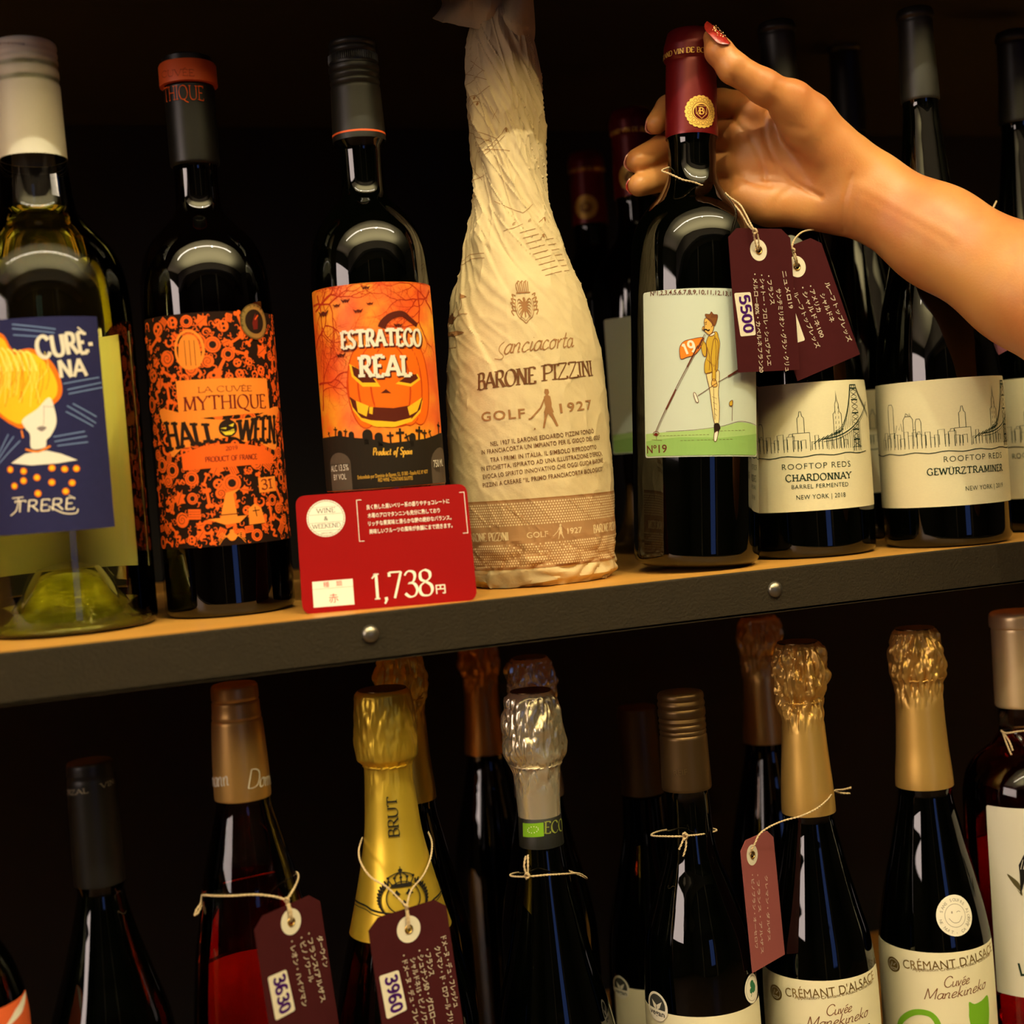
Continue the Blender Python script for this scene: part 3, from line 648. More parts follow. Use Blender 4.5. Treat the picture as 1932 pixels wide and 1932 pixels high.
def back_label(b, z0, z1, a0, a1, m, dr=0.0016):
    bm = bmesh.new(); n = 36
    for d in (0.0, 0.0002):
        g = []
        for i in range(n+1):
            a = b.face+math.radians(a0+(a1-a0)*i/n); g.append([bm.verts.new(((b.r(z)-dr-d)*math.cos(a), (b.r(z)-dr-d)*math.sin(a), z)) for z in (z0, (z0+z1)/2, z1)])
        for i in range(n):
            for j in range(2): bm.faces.new((g[i][j], g[i+1][j], g[i+1][j+1], g[i][j+1]))
    return obj('back_label', bm, m, b.root, 60)
BLAB = mat('back_paper', (0.85, 0.70, 0.55), 0.7)
back_label(L1, L1.z(1826)-.075, L1.z(1826), 120, 262, BLAB); back_label(L7, L7.z(1600)-.11, L7.z(1600), 100, 260, BLAB)
# ------------------------------------------------------------------ labels on the upper bottles
ORANGE = ink('orange', (0.90, 0.125, 0.012), 0.55); ORANGE2 = ink('light_orange', (0.95, 0.26, 0.03), 0.55)
DKBR = ink('brown_black', (0.022, 0.010, 0.006), 0.6)
def pxmm(b, py): return FPX/proj(b.M@Vector((0, 0, b.z(py))))[2]/1000
def tx(b, A, s, p0, p1, cap, m, lay=2, off=0.0, shear=0.0, space=1.0):
    a, c = b.uv(*p0), b.uv(*p1); w = math.hypot(c[0]-a[0], c[1]-a[1]); A.text(s, a[0], a[1], cap/pxmm(b, p0[1])/0.73, m, lay, w=w, off=off, shear=shear, space=space, rot=math.atan2(c[1]-a[1], c[0]-a[0]))
def tp(b, A, s, p0, p1, cap, m, lay=2, **kw):
    a, c = b.uv(*p0), b.uv(*p1); w = math.hypot(c[0]-a[0], c[1]-a[1]); A.pen(s, a[0], a[1], cap/pxmm(b, p0[1]), m, lay, w=w, rot=math.atan2(c[1]-a[1], c[0]-a[0]), **kw)
def Q(b, pts): return [b.uv(x, y) for x, y in pts]
def sm(pts, n=6, closed=True): return [(p.x, p.y) for p in catmull([(a, b, 0) for a, b in pts], n, closed)]
def ref(b, py): b.rref = b.r(b.z(py))
# --- blue label of the white wine
ref(B1, 800)
BLUEP = mat('blue_label_paper', (0.022, 0.022, 0.085), 0.8, spec=0.1, var=0.1, vscale=300)
u1 = B1.uv(200, 800)[0]; v1 = B1.uv(100, 597)[1]; v0 = B1.uv(100, 1004)[1]
B1.paper('label', -52, u1, v0, v1, BLUEP, 0.6)
A = Art(); LB = ink('pale_blue', (0.16, 0.24, 0.48)); HY = ink('hair_yellow', (1.0, 0.56, 0.02)); HO = ink('hair_orange', (0.95, 0.19, 0.01)); HL = ink('hair_light', (1.0, 0.80, 0.16)); SKN = ink('pale_face', (0.88, 0.82, 0.74)); GRY = ink('grey_line', (0.25, 0.2, 0.2))
for seg in ([(24, 612), (104, 621)], [(24, 620), (102, 628)], [(26, 632), (96, 637)], [(120, 724), (186, 712)], [(128, 735), (190, 722)], [(130, 743), (192, 731)], [(138, 762), (181, 786)], [(127, 766), (180, 798)], [(125, 777), (175, 804)],
            [(102, 824), (159, 814)], [(104, 833), (163, 823)], [(109, 841), (165, 834)], [(-4, 870), (26, 824)], [(-2, 858), (16, 820)], [(-5, 880), (38, 832)], [(-30, 640), (-8, 660)]):
    A.stroke(Q(B1, seg), 0.62, LB, 1, rnd=True)
hair = sm(Q(B1, [(-50, 640), (0, 628), (25, 660), (60, 658), (95, 680), (114, 715), (116, 745), (100, 764), (70, 780), (45, 808), (20, 800), (-10, 780), (-50, 760)]))
A.poly(hair, HO, 1)
A.poly(sm(Q(B1, [(-50, 646), (0, 636), (24, 668), (58, 665), (88, 686), (106, 718), (107, 744), (92, 760), (66, 776), (42, 799), (18, 792), (-10, 772), (-50, 750)])), HY, 2)
random.seed(3)
for k in range(34):
    x = random.uniform(-20, 85); y = random.uniform(660, 700)
    A.stroke(Q(B1, [(x, y), (x+random.uniform(-6, 10), y+30), (x+random.uniform(-24, 6), y+random.uniform(52, 80))]), 0.28, random.choice([HL, HL, HO]), 3, smooth=5)
for k in range(8):
    x = -30+k*11; A.stroke(Q(B1, [(x, 650+k*2), (x+10, 668), (x+22, 700)]), 1.1, HL, 3, smooth=5)
A.poly(sm(Q(B1, [(43, 792), (70, 772), (93, 750), (104, 776), (106, 800), (96, 822), (88, 830), (85, 844), (60, 846), (57, 820), (48, 808)])), SKN, 4)
A.poly(Q(B1, [(22, 874), (48, 856), (88, 850), (115, 856), (146, 868), (110, 874), (60, 878)]), SKN, 3)
A.stroke(Q(B1, [(83, 765), (83, 800), (80, 803)]), 0.2, GRY, 5); A.stroke(Q(B1, [(84, 767), (102, 768)]), 0.2, GRY, 5)
A.poly(sm(Q(B1, [(70, 808), (79, 804), (88, 807), (79, 814)])), GRY, 5)
A.stroke(Q(B1, [(50, 848), (72, 852), (94, 842)]), 1.0, ORANGE2, 5, smooth=5, rnd=True)
A.stroke(Q(B1, [(41, 812), (44, 826)]), 0.8, ORANGE2, 2)
for x, y in ((20, 886), (45, 889), (98, 883), (122, 885), (144, 884), (70, 901), (98, 910), (136, 911), (28, 917), (45, 907), (72, 931), (124, 927)):
    u, v = B1.uv(x, y); A.disc(u, v, 1.75, HO, 2, n=14); A.disc(u, v, 1.15, HY, 3, n=12)
INKC = ink('cream_paint', (0.80, 0.72, 0.62))
tp(B1, A, 'CURÈ-', (73, 676), (178, 664), 37, INKC, 6, thick=.2, thin=.17, serif=False)
tp(B1, A, 'NA', (113, 713), (163, 709), 31, INKC, 6, thick=.21, thin=.17, serif=False)
tp(B1, A, 'TRERÈ', (28, 967), (140, 960), 20, INKC, 4, thick=.15, thin=.1, serif=False, slant=.1)
A.stroke(Q(B1, [(24, 940), (45, 938)]), .5, INKC, 4); A.stroke(Q(B1, [(36, 940), (32, 962), (21, 973)]), .6, INKC, 4, smooth=4); A.stroke(Q(B1, [(92, 955), (120, 968), (143, 968), (147, 960)]), .6, INKC, 4, smooth=5)
A.build('artwork', B1.fmap(0.0002), B1.root, 3.0)
# back label seen through the wine
YP = mat('back_label_paper', (0.97, 0.95, 0.80), 0.7)
back_label(B1, B1.z(1082), B1.z(628), 98, 262, YP)
# --- halloween label
ref(B2, 800)
HPAP = mat('halloween_label_paper', (0.018, 0.007, 0.004), 0.8, spec=0.1)
W = B2.rref*1000; u0, u1 = -math.radians(70)*W, math.radians(88)*W; v1 = B2.uv(400, 588)[1]; v0 = B2.uv(420, 1030)[1]
B2.paper('label', u0, u1, v0, v1, HPAP, 1.2)
A = Art(); random.seed(12)
def spiral(cx, cy, r, turns, m, w, lay, d=1, a0=0.0):
    n = int(turns*12); A.stroke([(cx+d*r*(k/n)*math.cos(a0+turns*2*PI*k/n), cy+r*(k/n)*math.sin(a0+turns*2*PI*k/n)) for k in range(n+1)], lambda t: w*(.5+.5*t), m, lay)
def doodle(cx, cy, s, kind):
    rot = random.uniform(0, 6.3); c, sn = math.cos(rot), math.sin(rot)
    T = lambda P: [(cx+s*(x*c-y*sn), cy+s*(x*sn+y*c)) for x, y in P]
    if kind == 0: A.disc(cx, cy, s, ORANGE, 1, n=18); spiral(cx, cy, s*.8, 1.8, DKBR, .35, 2, random.choice([1, -1]), rot)
    elif kind == 1: A.disc(cx, cy, s, ORANGE, 1, n=18); A.disc(cx, cy, s*.45, DKBR, 2, n=14); A.ring(cx, cy, s*.72, .2, DKBR, 2, n=20)
    elif kind == 2:
        P = T([(0, 0), (.4, .5), (.2, 1.1), (-.4, 1.2), (-.7, .8), (-.5, .45)]); A.stroke(P, lambda t: s*.42*(1-.6*t), ORANGE, 1, smooth=4)
    elif kind == 3:                                     # bone
        A.stroke(T([(-.9, 0), (.9, 0)]), s*.38, ORANGE, 1)
        for q in T([(-1, .25), (-1, -.25), (1, .25), (1, -.25)]): A.disc(q[0], q[1], s*.3, ORANGE, 1, n=12)
    elif kind == 4:                                     # leaf with veins
        P = T([(0, -1), (.45, -.5), (.9, -.3), (.5, .1), (.6, .6), (.15, .5), (0, 1), (-.15, .5), (-.6, .6), (-.5, .1), (-.9, -.3), (-.45, -.5)]); A.poly(P, ORANGE, 1); A.stroke(T([(0, -.8), (0, .7)]), .22, DKBR, 2)
    elif kind == 5:                                     # snake
        A.stroke(T([(-1, -.3), (-.5, .4), (0, -.2), (.5, .4), (1, -.1)]), s*.36, ORANGE, 1, smooth=5)
        for k in range(6): q = T([(-.8+.3*k, .5*math.sin(k*1.6)*.5)])[0]; A.disc(q[0], q[1], .18, DKBR, 2, n=6)
    elif kind == 6:                                     # small skull
        A.disc(cx, cy, s*.8, ORANGE, 1, n=16)
        for q in T([(-.3, .1), (.3, .1)]): A.disc(q[0], q[1], s*.2, DKBR, 2, n=10)
        A.stroke(T([(-.35, -.4), (.35, -.4)]), .3, DKBR, 2)
    else:
        P = T([(-.8, -.6), (.8, -.6), (.8, .6), (-.8, .6)]); A.poly(P, ORANGE, 1)
        for k in (-.3, 0, .3): A.stroke(T([(-.7, k), (.7, k)]), .2, DKBR, 2)
def filler(x0, x1, y0, y1, gap, smin, smax, n):
    done = []
    for t in range(n):
        s = random.uniform(smin, smax); x = random.uniform(x0+s*.3, x1-s*.3); y = random.uniform(y0+s*.9, y1-s*.9)
        if all((x-a)**2+(y-b)**2 > ((s+c)*gap)**2 for a, b, c in done):
            done.append((x, y, s)); doodle(x, y, s, random.randrange(8))
filler(u0, u1, v0, v1, .80, 2.8, 5.4, 5000)
random.seed(5)
for t in range(900):
    x = random.uniform(u0+1, u1-1); y = random.uniform(v0+1, v1-1); r = random.uniform(.5, 1.2); a = random.uniform(0, 6)
    A.stroke([(x+r*math.cos(a+k*.7), y+r*math.sin(a+k*.7)*1.2) for k in range(6)], .45, ORANGE, 1)
for (x, y, r) in ((445, 800, 1), (330, 640, 1)): pass
# centre panels
A.poly(Q(B2, [(334, 722), (340, 718), (503, 716), (508, 774), (340, 790)]), DKBR, 3)
A.poly(Q(B2, [(332, 719), (502, 714), (508, 778), (339, 794)]), ORANGE2, 4)
ban = sm(Q(B2, [(304, 772), (330, 776), (370, 788), (430, 792), (480, 786), (514, 768), (524, 772), (518, 800), (520, 846), (500, 842), (480, 828), (462, 834), (440, 824), (400, 832), (364, 842), (345, 846), (328, 862), (322, 852), (318, 820), (305, 790)]), 5)
A.poly(ban, ORANGE2, 5)
A.poly(Q(B2, [(343, 858), (380, 842), (440, 836), (490, 842), (514, 858), (515, 874), (346, 888)]), ORANGE, 4)
RED = ink('dark_red', (0.16, 0.012, 0.008))
tp(B2, A, 'LA CUVÉE', (374, 741), (474, 738), 10, RED, 6, thick=.13, thin=.08, serif=True)
tp(B2, A, 'MYTHIQUE', (348, 776), (500, 770), 25, RED, 6, thick=.15, thin=.05)
mid = B2.uv(420, 800)[1]
def hw(a, b): return (a, b*(1.0+.32*abs(a/W/0.75-0.9)**1.5))
a0, a1 = B2.uv(325, 838), B2.uv(424, 820)
tp(B2, A, 'HALL', (322, 852), (410, 832), 34, DKBR, 7, thick=.24, thin=.14, serif=True, warp=lambda a, b: (a, b*(1.65-.026*a)))
tp(B2, A, 'WEEN', (449, 830), (518, 838), 32, DKBR, 7, thick=.24, thin=.14, serif=True, warp=lambda a, b: (a, b*(1.15+.022*a)))
pu = B2.uv(430, 808); A.disc(pu[0], pu[1], 4.9, DKBR, 8, ry=4.7, n=24); YG = ink('glow_yellow', (0.80, 0.60, 0.04))
A.poly([(pu[0]-4, pu[1]+.2), (pu[0]-1, pu[1]-.4), (pu[0]-.8, pu[1]+.6)], YG, 9); A.poly([(pu[0]+.4, pu[1]+1.4), (pu[0]+3.4, pu[1]+2.6), (pu[0]+2.6, pu[1]+.6)], YG, 9)
A.poly([(pu[0]-3.8, pu[1]-1.2), (pu[0]-2, pu[1]-1.8), (pu[0], pu[1]-1.4), (pu[0]+3, pu[1]-.4), (pu[0]+3.6, pu[1]-2), (pu[0]+1.6, pu[1]-3.6), (pu[0]-1.6, pu[1]-3.6)], YG, 9)
for k in range(7): A.poly([(pu[0]-3.3+k, pu[1]-1.1), (pu[0]-2.6+k, pu[1]-1.1), (pu[0]-2.95+k, pu[1]-2.1)], DKBR, 10)
A.stroke([(pu[0]-.2, pu[1]+4.4), (pu[0]+.2, pu[1]+6)], 1.2, DKBR, 8)
tp(B2, A, '2019', (426, 850), (448, 848), 7, RED, 6, thick=.16, thin=.12, serif=False)
tp(B2, A, 'PRODUCT OF FRANCE', (388, 872), (484, 866), 9, RED, 6, thick=.16, thin=.12, serif=False)
# a few larger motifs: calendar, hat, tombstone, spider, arched door
A.poly(Q(B2, [(486, 902), (517, 898), (520, 926), (489, 930)]), ORANGE2, 5); tp(B2, A, '31', (493, 924), (513, 921), 18, RED, 6, thick=.2, thin=.1)
A.poly(Q(B2, [(400, 982), (390, 980), (466, 972), (452, 986), (425, 990)]), ORANGE2, 5); A.poly(Q(B2, [(416, 978), (426, 930), (452, 922), (440, 932), (448, 975)]), ORANGE2, 5); A.stroke(Q(B2, [(416, 972), (449, 969)]), .5, DKBR, 6)
A.poly(Q(B2, [(470, 990), (468, 960), (480, 950), (492, 958), (500, 986)]), ORANGE2, 5); A.stroke(Q(B2, [(480, 956), (484, 974)]), .5, DKBR, 6); A.stroke(Q(B2, [(476, 964), (489, 962)]), .5, DKBR, 6)
c = B2.uv(438, 1012); A.disc(c[0], c[1], 2.3, ORANGE2, 6); A.disc(c[0], c[1]+2.6, 1.2, ORANGE2, 6)
for sgn in (-1, 1):
    for k in range(4): A.stroke([(c[0]+sgn*2, c[1]+k*.6-.8), (c[0]+sgn*5, c[1]+2.4-k*1.2), (c[0]+sgn*7, c[1]+.6-k*1.5)], .35, ORANGE2, 6)
A.poly(sm(Q(B2, [(342, 690), (338, 650), (350, 632), (372, 640), (378, 690)])), ORANGE2, 5)
for k in (348, 357, 366): A.stroke(Q(B2, [(k, 642), (k+4, 690)]), .3, DKBR, 6)
A.ring(B2.uv(357, 660)[0], B2.uv(357, 660)[1], 7.6, 1.4, ORANGE2, 5, ry=10)
A.build('artwork', B2.fmap(0.0002), B2.root, 3.0)
A = Art(); c = B2.uv(479, 607); GM = ink('medal_gold', (0.50, 0.34, 0.10), 0.35, 0.6)
A.disc(c[0], c[1], 9.6, GM, 1, ry=9.6, n=36); A.disc(c[0], c[1], 6.6, DKBR, 2, n=30); A.ring(c[0], c[1], 9.2, .3, DKBR, 2)
A.poly([(c[0]-1.5, c[1]-4.5), (c[0]+1.5, c[1]-4), (c[0]+2.2, c[1]+1), (c[0]+.6, c[1]+4.6), (c[0]-.8, c[1]+2), (c[0]-2, c[1]-1)], RED, 3); A.stroke([(c[0], c[1]+1), (c[0]+2.6, c[1]+3.6)], .8, ORANGE, 4)
for k, ch in enumerate('ANIS SAHEL'):
    a = math.radians(200-k*18); A.text(ch, c[0]+7.9*math.cos(a), c[1]+7.9*math.sin(a), 2.3, DKBR, 3, rot=a-PI/2)
A.build('medallion', B2.fmap(0.0007), B2.root, 3.0)
A = Art(); b = B2
tp(b, A, 'CUVÉE', (309, 148), (366, 145), 12, ink('rust', (0.25, 0.03, 0.01)), 1, thick=.12, thin=.06)
tp(b, A, 'THIQUE', (315, 194), (383, 191), 26, ORANGE, 1, thick=.12, thin=.05)
A.build('capsule_print', b.fmap(0.0010), b.root, 3.0)
# --- pumpkin label
ref(B3, 700)
def pumpkin_paper():
    m = mat('pumpkin_label_paper', (0.9, 0.2, 0.02), 0.5); nt = m.node_tree; b = nt.nodes['Principled BSDF']
    tc = nt.nodes.new('ShaderNodeTexCoord'); n = nt.nodes.new('ShaderNodeTexNoise'); n.inputs['Scale'].default_value = 38; n.inputs['Detail'].default_value = 5
    r = nt.nodes.new('ShaderNodeValToRGB'); r.color_ramp.elements[0].position = .34; r.color_ramp.elements[0].color = (0.80, 0.07, 0.006, 1)
    r.color_ramp.elements[1].position = .70; r.color_ramp.elements[1].color = (0.98, 0.42, 0.02, 1); e = r.color_ramp.elements.new(.5); e.color = (0.93, 0.17, 0.01, 1)
    nt.links.new(tc.outputs['Object'], n.inputs['Vector']); nt.links.new(n.outputs['Fac'], r.inputs[0]); nt.links.new(r.outputs[0], b.inputs['Base Color']); return m
W = B3.rref*1000; u0, u1 = -math.radians(79)*W, math.radians(84)*W; v1 = B3.uv(702, 533)[1]; v0 = B3.uv(730, 921)[1]
B3.paper('label', u0, u1, v0, v1, pumpkin_paper(), 0.6)
A = Art(); BR = ink('branch_red', (0.52, 0.035, 0.008)); PK1 = ink('pumpkin', (0.90, 0.15, 0.006)); PK2 = ink('pumpkin_rib', (0.62, 0.055, 0.004)); PKG = ink('pumpkin_glow', (1.0, 0.50, 0.02)); PKD = ink('pumpkin_dark', (0.10, 0.014, 0.006)); GBK = ink('grave_black', (0.020, 0.013, 0.008)); GST = ink('stone_grey', (0.10, 0.07, 0.05))
random.seed(8)
def branch(x, y, a, L, w, d, m=BR, lay=1):
    P = [(x, y)]
    for k in range(5): a += random.uniform(-.35, .35); x += L/5*math.cos(a); y += L/5*math.sin(a); P.append((x, y))
    P = [(min(max(p[0], u0+.3), u1-.3), min(max(p[1], v0+16), v1-.3)) for p in P]
    A.stroke(P, lambda t: w*(1-.5*t), m, lay)
    if d: 
        for s in (-1, 1): branch(P[-1][0], P[-1][1], a+s*random.uniform(.3, .8), L*.72, w*.55, d-1, m, lay)
        q = P[3]; branch(q[0], q[1], a+random.choice((-1, 1))*random.uniform(.6, 1.1), L*.6, w*.45, d-1, m, lay)
for x, y, a in ((u0+6, v0+45, 1.4), (u0+2, v0+80, .7), (u0+3, v1-8, -.3), (u1-6, v1-3, -2.4), (u1-3, v0+95, 2.6), (u0+10, v1-3, -1.1), (u0+3, v0+60, .2), (u0+6, v0+100, .1), (u1-20, v1-4, -2.0)):
    branch(x, y, a, 18, 1.3, 4)
cx, cy = B3.uv(738, 727); cy0 = cy
def el(dx, rx, ry, m, lay, dy=0): A.disc(cx+dx, cy+dy, rx, m, lay, ry=ry, n=36)
el(0, 25, 23, PK2, 3); 
for dx, rx in ((-15, 8.5), (16, 8.3), (-8, 9.5), (9, 9.5), (0, 10.5)): el(dx, rx+1, 22.4, PK2, 4+abs(int(10-abs(dx)/2))//3); el(dx, rx, 22, PK1, 5+abs(int(10-abs(dx)/2))//3)
A.stroke(Q(B3, [(720, 618), (724, 608), (738, 596), (758, 592), (772, 602), (786, 614)]), lambda t: 4.4-2.2*t, PKD, 9, smooth=6)
for pts in ([(664, 690), (672, 694), (700, 708), (710, 722), (684, 722), (668, 708)], [(752, 720), (766, 710), (784, 706), (788, 714), (774, 724)]):
    P = Q(B3, pts); c = (sum(p[0] for p in P)/len(P), sum(p[1] for p in P)/len(P)); A.poly([(c[0]+(p[0]-c[0])*1.28, c[1]+(p[1]-c[1])*1.35-.7) for p in P], PKG, 10); A.poly(P, PKD, 11)
A.poly(Q(B3, [(718, 742), (728, 734), (738, 742)]), PKD, 11)
mouth = Q(B3, [(660, 748), (680, 762), (700, 768), (742, 770), (778, 764), (796, 750), (792, 772), (776, 790), (745, 800), (710, 800), (682, 788), (666, 768)])
A.poly([(p[0], p[1]-1.6) for p in mouth], PKG, 10); A.poly(mouth, PKD, 11)
for pts in ([(672, 756), (676, 778), (692, 786), (696, 766)], [(768, 768), (772, 784), (786, 776), (795, 750)], [(697, 768), (697, 780), (703, 782), (704, 768)]): A.poly(Q(B3, pts), PKG, 12)
A.poly(Q(B3, [(682, 788), (700, 793), (745, 796), (776, 788), (768, 798), (740, 806), (705, 804)]), PKG, 12)
hill = Q(B3, [(614, 828), (640, 822), (670, 826), (700, 828), (735, 836), (770, 832), (800, 828), (826, 818), (838, 816)]); hb = v0+0.4
left = (u0+.2, hill[0][1]+.5); A.poly([left]+hill[1:-1]+[(u1-.2, hill[-1][1]), (u1-.2, hb), (u0+.2, hb)], GBK, 13)
def cross(px, py, s, a=0.0):
    u, v = B3.uv(px, py); c, sn = math.cos(a), math.sin(a)
    A.stroke([(u, v-1.5*s), (u+sn*4.6*s, v+c*4.6*s)], .8*s, GBK, 13); A.stroke([(u+sn*3*s-c*1.6*s, v+c*3*s+sn*1.6*s), (u+sn*3*s+c*1.6*s, v+c*3*s-sn*1.6*s)], .8*s, GBK, 13)
for x, y, s, a in ((634, 820, .9, .1), (624, 824, .7, -.5), (652, 822, .8, .2), (737, 834, 1.2, .0), (755, 832, 1.5, .03), (772, 834, 1.1, -.4), (789, 828, 1.5, .15), (800, 828, 1.1, .1), (826, 816, 1.3, .2), (812, 822, .8, -.4)): cross(x, y, s, a)
for x, y, w2 in ((694, 828, 2.8), (643, 826, 1.6), (715, 832, 2.2), (778, 832, 2.0), (664, 828, 1.6)):
    u, v = B3.uv(x, y); A.rect(u-w2, v-3, u+w2, v+2.4, GBK, 13); A.disc(u, v+2.4, w2, GBK, 13, n=16)
for px, py, s in ((611, 593, 3.0), (636, 577, 1.6), (652, 568, 1.8), (676, 587, 1.8), (644, 671, 2.0), (698, 573, 1.3), (751, 614, 1.8), (690, 543, 1.6)):
    u, v = B3.uv(px, py); A.poly([(u-1.6*s, v+.7*s), (u-.7*s, v+.2*s), (u-.2*s, v+.5*s), (u+.2*s, v+.5*s), (u+.7*s, v+.2*s), (u+1.6*s, v+.7*s), (u+.8*s, v-.5*s), (u+.25*s, v-.1*s), (u, v-.6*s), (u-.25*s, v-.1*s), (u-.8*s, v-.5*s)], PKD, 14)
for x0, x1, py, pb in ((624, 662, 858, 920), (811, 838, 850, 905)):
    a, bb = B3.uv(x0, py+10)[0], B3.uv(x1, py+10)[0]; vt = B3.uv((x0+x1)/2, py)[1]; r = (bb-a)/2; A.rect(a, v0+.5, bb, vt-r*.6, GST, 14); A.disc((a+bb)/2, vt-r*.6, r, GST, 14, ry=r*.75)
for s, p0, p1, c, md in (('ALC 13.5%', (627, 890), (659, 887), 12, 0), ('BY VOL', (632, 906), (655, 904), 11, 0), ('750 ML', (817, 882), (834, 879), 14, 0)):
    tx(B3, A, s, p0, p1, c, INKC, 15, off=.0)
for k, (s, p0, p1, cap) in enumerate((('ESTRATEGO', (646, 658), (793, 653), 30), ('REAL', (680, 712), (774, 709), 37))):
    tp(B3, A, s, (p0[0]+2, p0[1]+3), (p1[0]+2, p1[1]+3), cap, PKD, 16, thick=.24, thin=.17, gap=.14)
    tp(B3, A, s, p0, p1, cap, INKW, 18, thick=.21, thin=.14, gap=.14)
random.seed(2)
for k in range(26):
    x, y = random.uniform(650, 790), random.choice([random.uniform(630, 656), random.uniform(680, 708)]); u, v = B3.uv(x, y); A.stroke([(u, v), (u+random.uniform(-.3, .3), v-random.uniform(.8, 2.4))], .22, PKD, 19)
YEL = ink('amber', (0.80, 0.42, 0.05))
tp(B3, A, 'Product of Spain', (704, 859), (777, 857), 13, YEL, 15, thick=.17, thin=.09, serif=False, slant=.15)
tx(B3, A, 'Embotellado por Dominio de Eguren, S.L. 01300 - España R.E. Nº 4577', (676, 904), (806, 893), 7, YEL, 15)
tx(B3, A, 'RED WINE - CONTAINS SULFITES', (714, 909), (778, 905), 7, YEL, 15)
A.build('artwork', B3.fmap(0.0002), B3.root, 2.5, eps=0.00002)
# --- golfer label on the held bottle (and its twin behind)
GOLFP = mat('pale_blue_label_paper', (0.56, 0.62, 0.54), 0.65, bump=0.00002, bscale=2200)
ref(B5, 700)
ul, vb_ = B5.uv(1217, 700)[0]-.6, B5.uv(1290, 862)[1]; vt_ = B5.uv(1300, 544)[1]; ur = math.radians(72)*B5.rref*1000
def golf_label(b, u0, u1, v0, v1, full=True):
    b.paper('label', u0, u1, v0, v1, GOLFP, 1.6)
    A = Art(); G1 = ink('grass', (0.27, 0.46, 0.13)); G2 = ink('grass_light', (0.38, 0.56, 0.20)); LN = ink('brown_line', (0.13, 0.035, 0.02)); SKY = ink('sky_wash', (0.40, 0.55, 0.58))
    W, H = u1-u0, v1-v0; X = lambda a: u0+W*a; Y = lambda c: v0+H*c
    g = [(0.012, .145), (.2, .15), (.4, .155), (.6, .175), (.75, .205), (.88, .2), (.988, .185)]
    A.poly([(X(a), Y(c)) for a, c in g]+[(X(.988), Y(.02)), (X(.965), Y(.008)), (X(.03), Y(.008)), (X(.012), Y(.02))], G2, 3)
    A.poly([(X(.012), Y(.1)), (X(.3), Y(.118)), (X(.6), Y(.11)), (X(.988), Y(.14)), (X(.988), Y(.02)), (X(.965), Y(.008)), (X(.03), Y(.008)), (X(.012), Y(.02))], G1, 4)
    A.stroke([(X(a), Y(c+.004)) for a, c in g[1:]], .22, LN, 5, smooth=4)
    if not full: A.build('artwork', b.fmap(0.0002), b.root, 3.0); return
    return A, G1, LN, X, Y
A, G1, LN, X, Y = golf_label(B5, ul, ur, vb_, vt_)
b = B5; OC = ink('ochre_coat', (0.58, 0.36, 0.035)); CR = ink('cream_trousers', (0.74, 0.62, 0.30)); FL2 = ink('flag_orange', (0.85, 0.23, 0.02)); HR = ink('brown_hair', (0.22, 0.08, 0.02)); FC = ink('face_ochre', (0.70, 0.42, 0.10))
def P5(pts): return Q(b, pts)
off = 0
Z5 = lambda x, y: (1160+x/3.2214, 500+y/3.2214)
q = lambda L: P5([Z5(*p) for p in L])
def shape(L, m, lay=7, out=True, n=4, w=.34):
    s = sm(q(L), n); A.poly(s, m, lay)
    if out: A.stroke(s+[s[0]], w, LN, lay+1)
shape([(548, 300), (575, 300), (585, 285), (598, 300), (622, 306), (616, 345), (600, 372), (585, 350), (560, 325)], HR, 9)
shape([(548, 325), (575, 330), (592, 350), (600, 380), (590, 410), (572, 424), (552, 410), (538, 392), (545, 370), (542, 350)], FC, 8)
shape([(575, 425), (615, 405), (628, 440), (636, 480), (628, 560), (622, 640), (600, 650), (550, 660), (545, 600), (560, 540), (555, 470)], OC, 7)
shape([(600, 450), (625, 470), (622, 560), (612, 640), (610, 700), (590, 695), (590, 640), (584, 560)], OC, 9)
shape([(556, 668), (575, 655), (628, 640), (634, 690), (628, 780), (634, 860), (630, 960), (606, 965), (590, 880), (575, 760)], CR, 6)
shape([(524, 455), (545, 470), (556, 500), (552, 555), (535, 545), (524, 500)], OC, 7)
shape([(592, 695), (612, 700), (620, 735), (600, 742), (586, 728)], FC, 9)
shape([(602, 968), (628, 962), (640, 990), (632, 1010), (618, 1060), (602, 1066), (602, 1020)], DKBR, 8, False)
shape([(604, 1022), (626, 1012), (616, 1066), (602, 1068)], INKW, 9)
shape([(396, 500), (420, 465), (470, 450), (532, 440), (540, 460), (510, 520), (480, 548), (440, 560), (405, 572), (396, 545)], FL2, 6)
a, c = q([(428, 548), (496, 520)]); A.pen('19', a[0], a[1], 64/3.22/pxmm(b, 660), INKW, 9, w=math.hypot(c[0]-a[0], c[1]-a[1]), rot=math.atan2(c[1]-a[1], c[0]-a[0]), thick=.2, thin=.2, serif=False, gap=.12)
for pts, w in (([(545, 420), (250, 1015)], .32), ([(552, 424), (258, 1016)], .2)): A.stroke(q(pts), w, LN, 10)
for pts in ([(538, 445), (505, 510)], [(440, 620), (505, 490)], [(372, 755), (315, 880)]): A.stroke(q(pts), .8, LN, 10)
A.stroke(q([(620, 716), (505, 795)]), .32, LN, 10); A.stroke(q([(745, 640), (625, 712)]), .34, LN, 10); A.stroke(q([(800, 600), (685, 678)]), 1.15, LN, 11)
shape([(478, 782), (490, 780), (508, 828), (494, 832)], INKW, 10)
A.ring(*q([(253, 1025)])[0], 2.1, .35, RED, 8, ry=1.2); A.disc(*q([(253, 1028)])[0], 1.4, RED, 8, ry=.7); A.stroke(q([(255, 1040), (256, 1062)]), .25, LN, 8); A.stroke(q([(228, 1062), (290, 1066)]), .2, LN, 8)
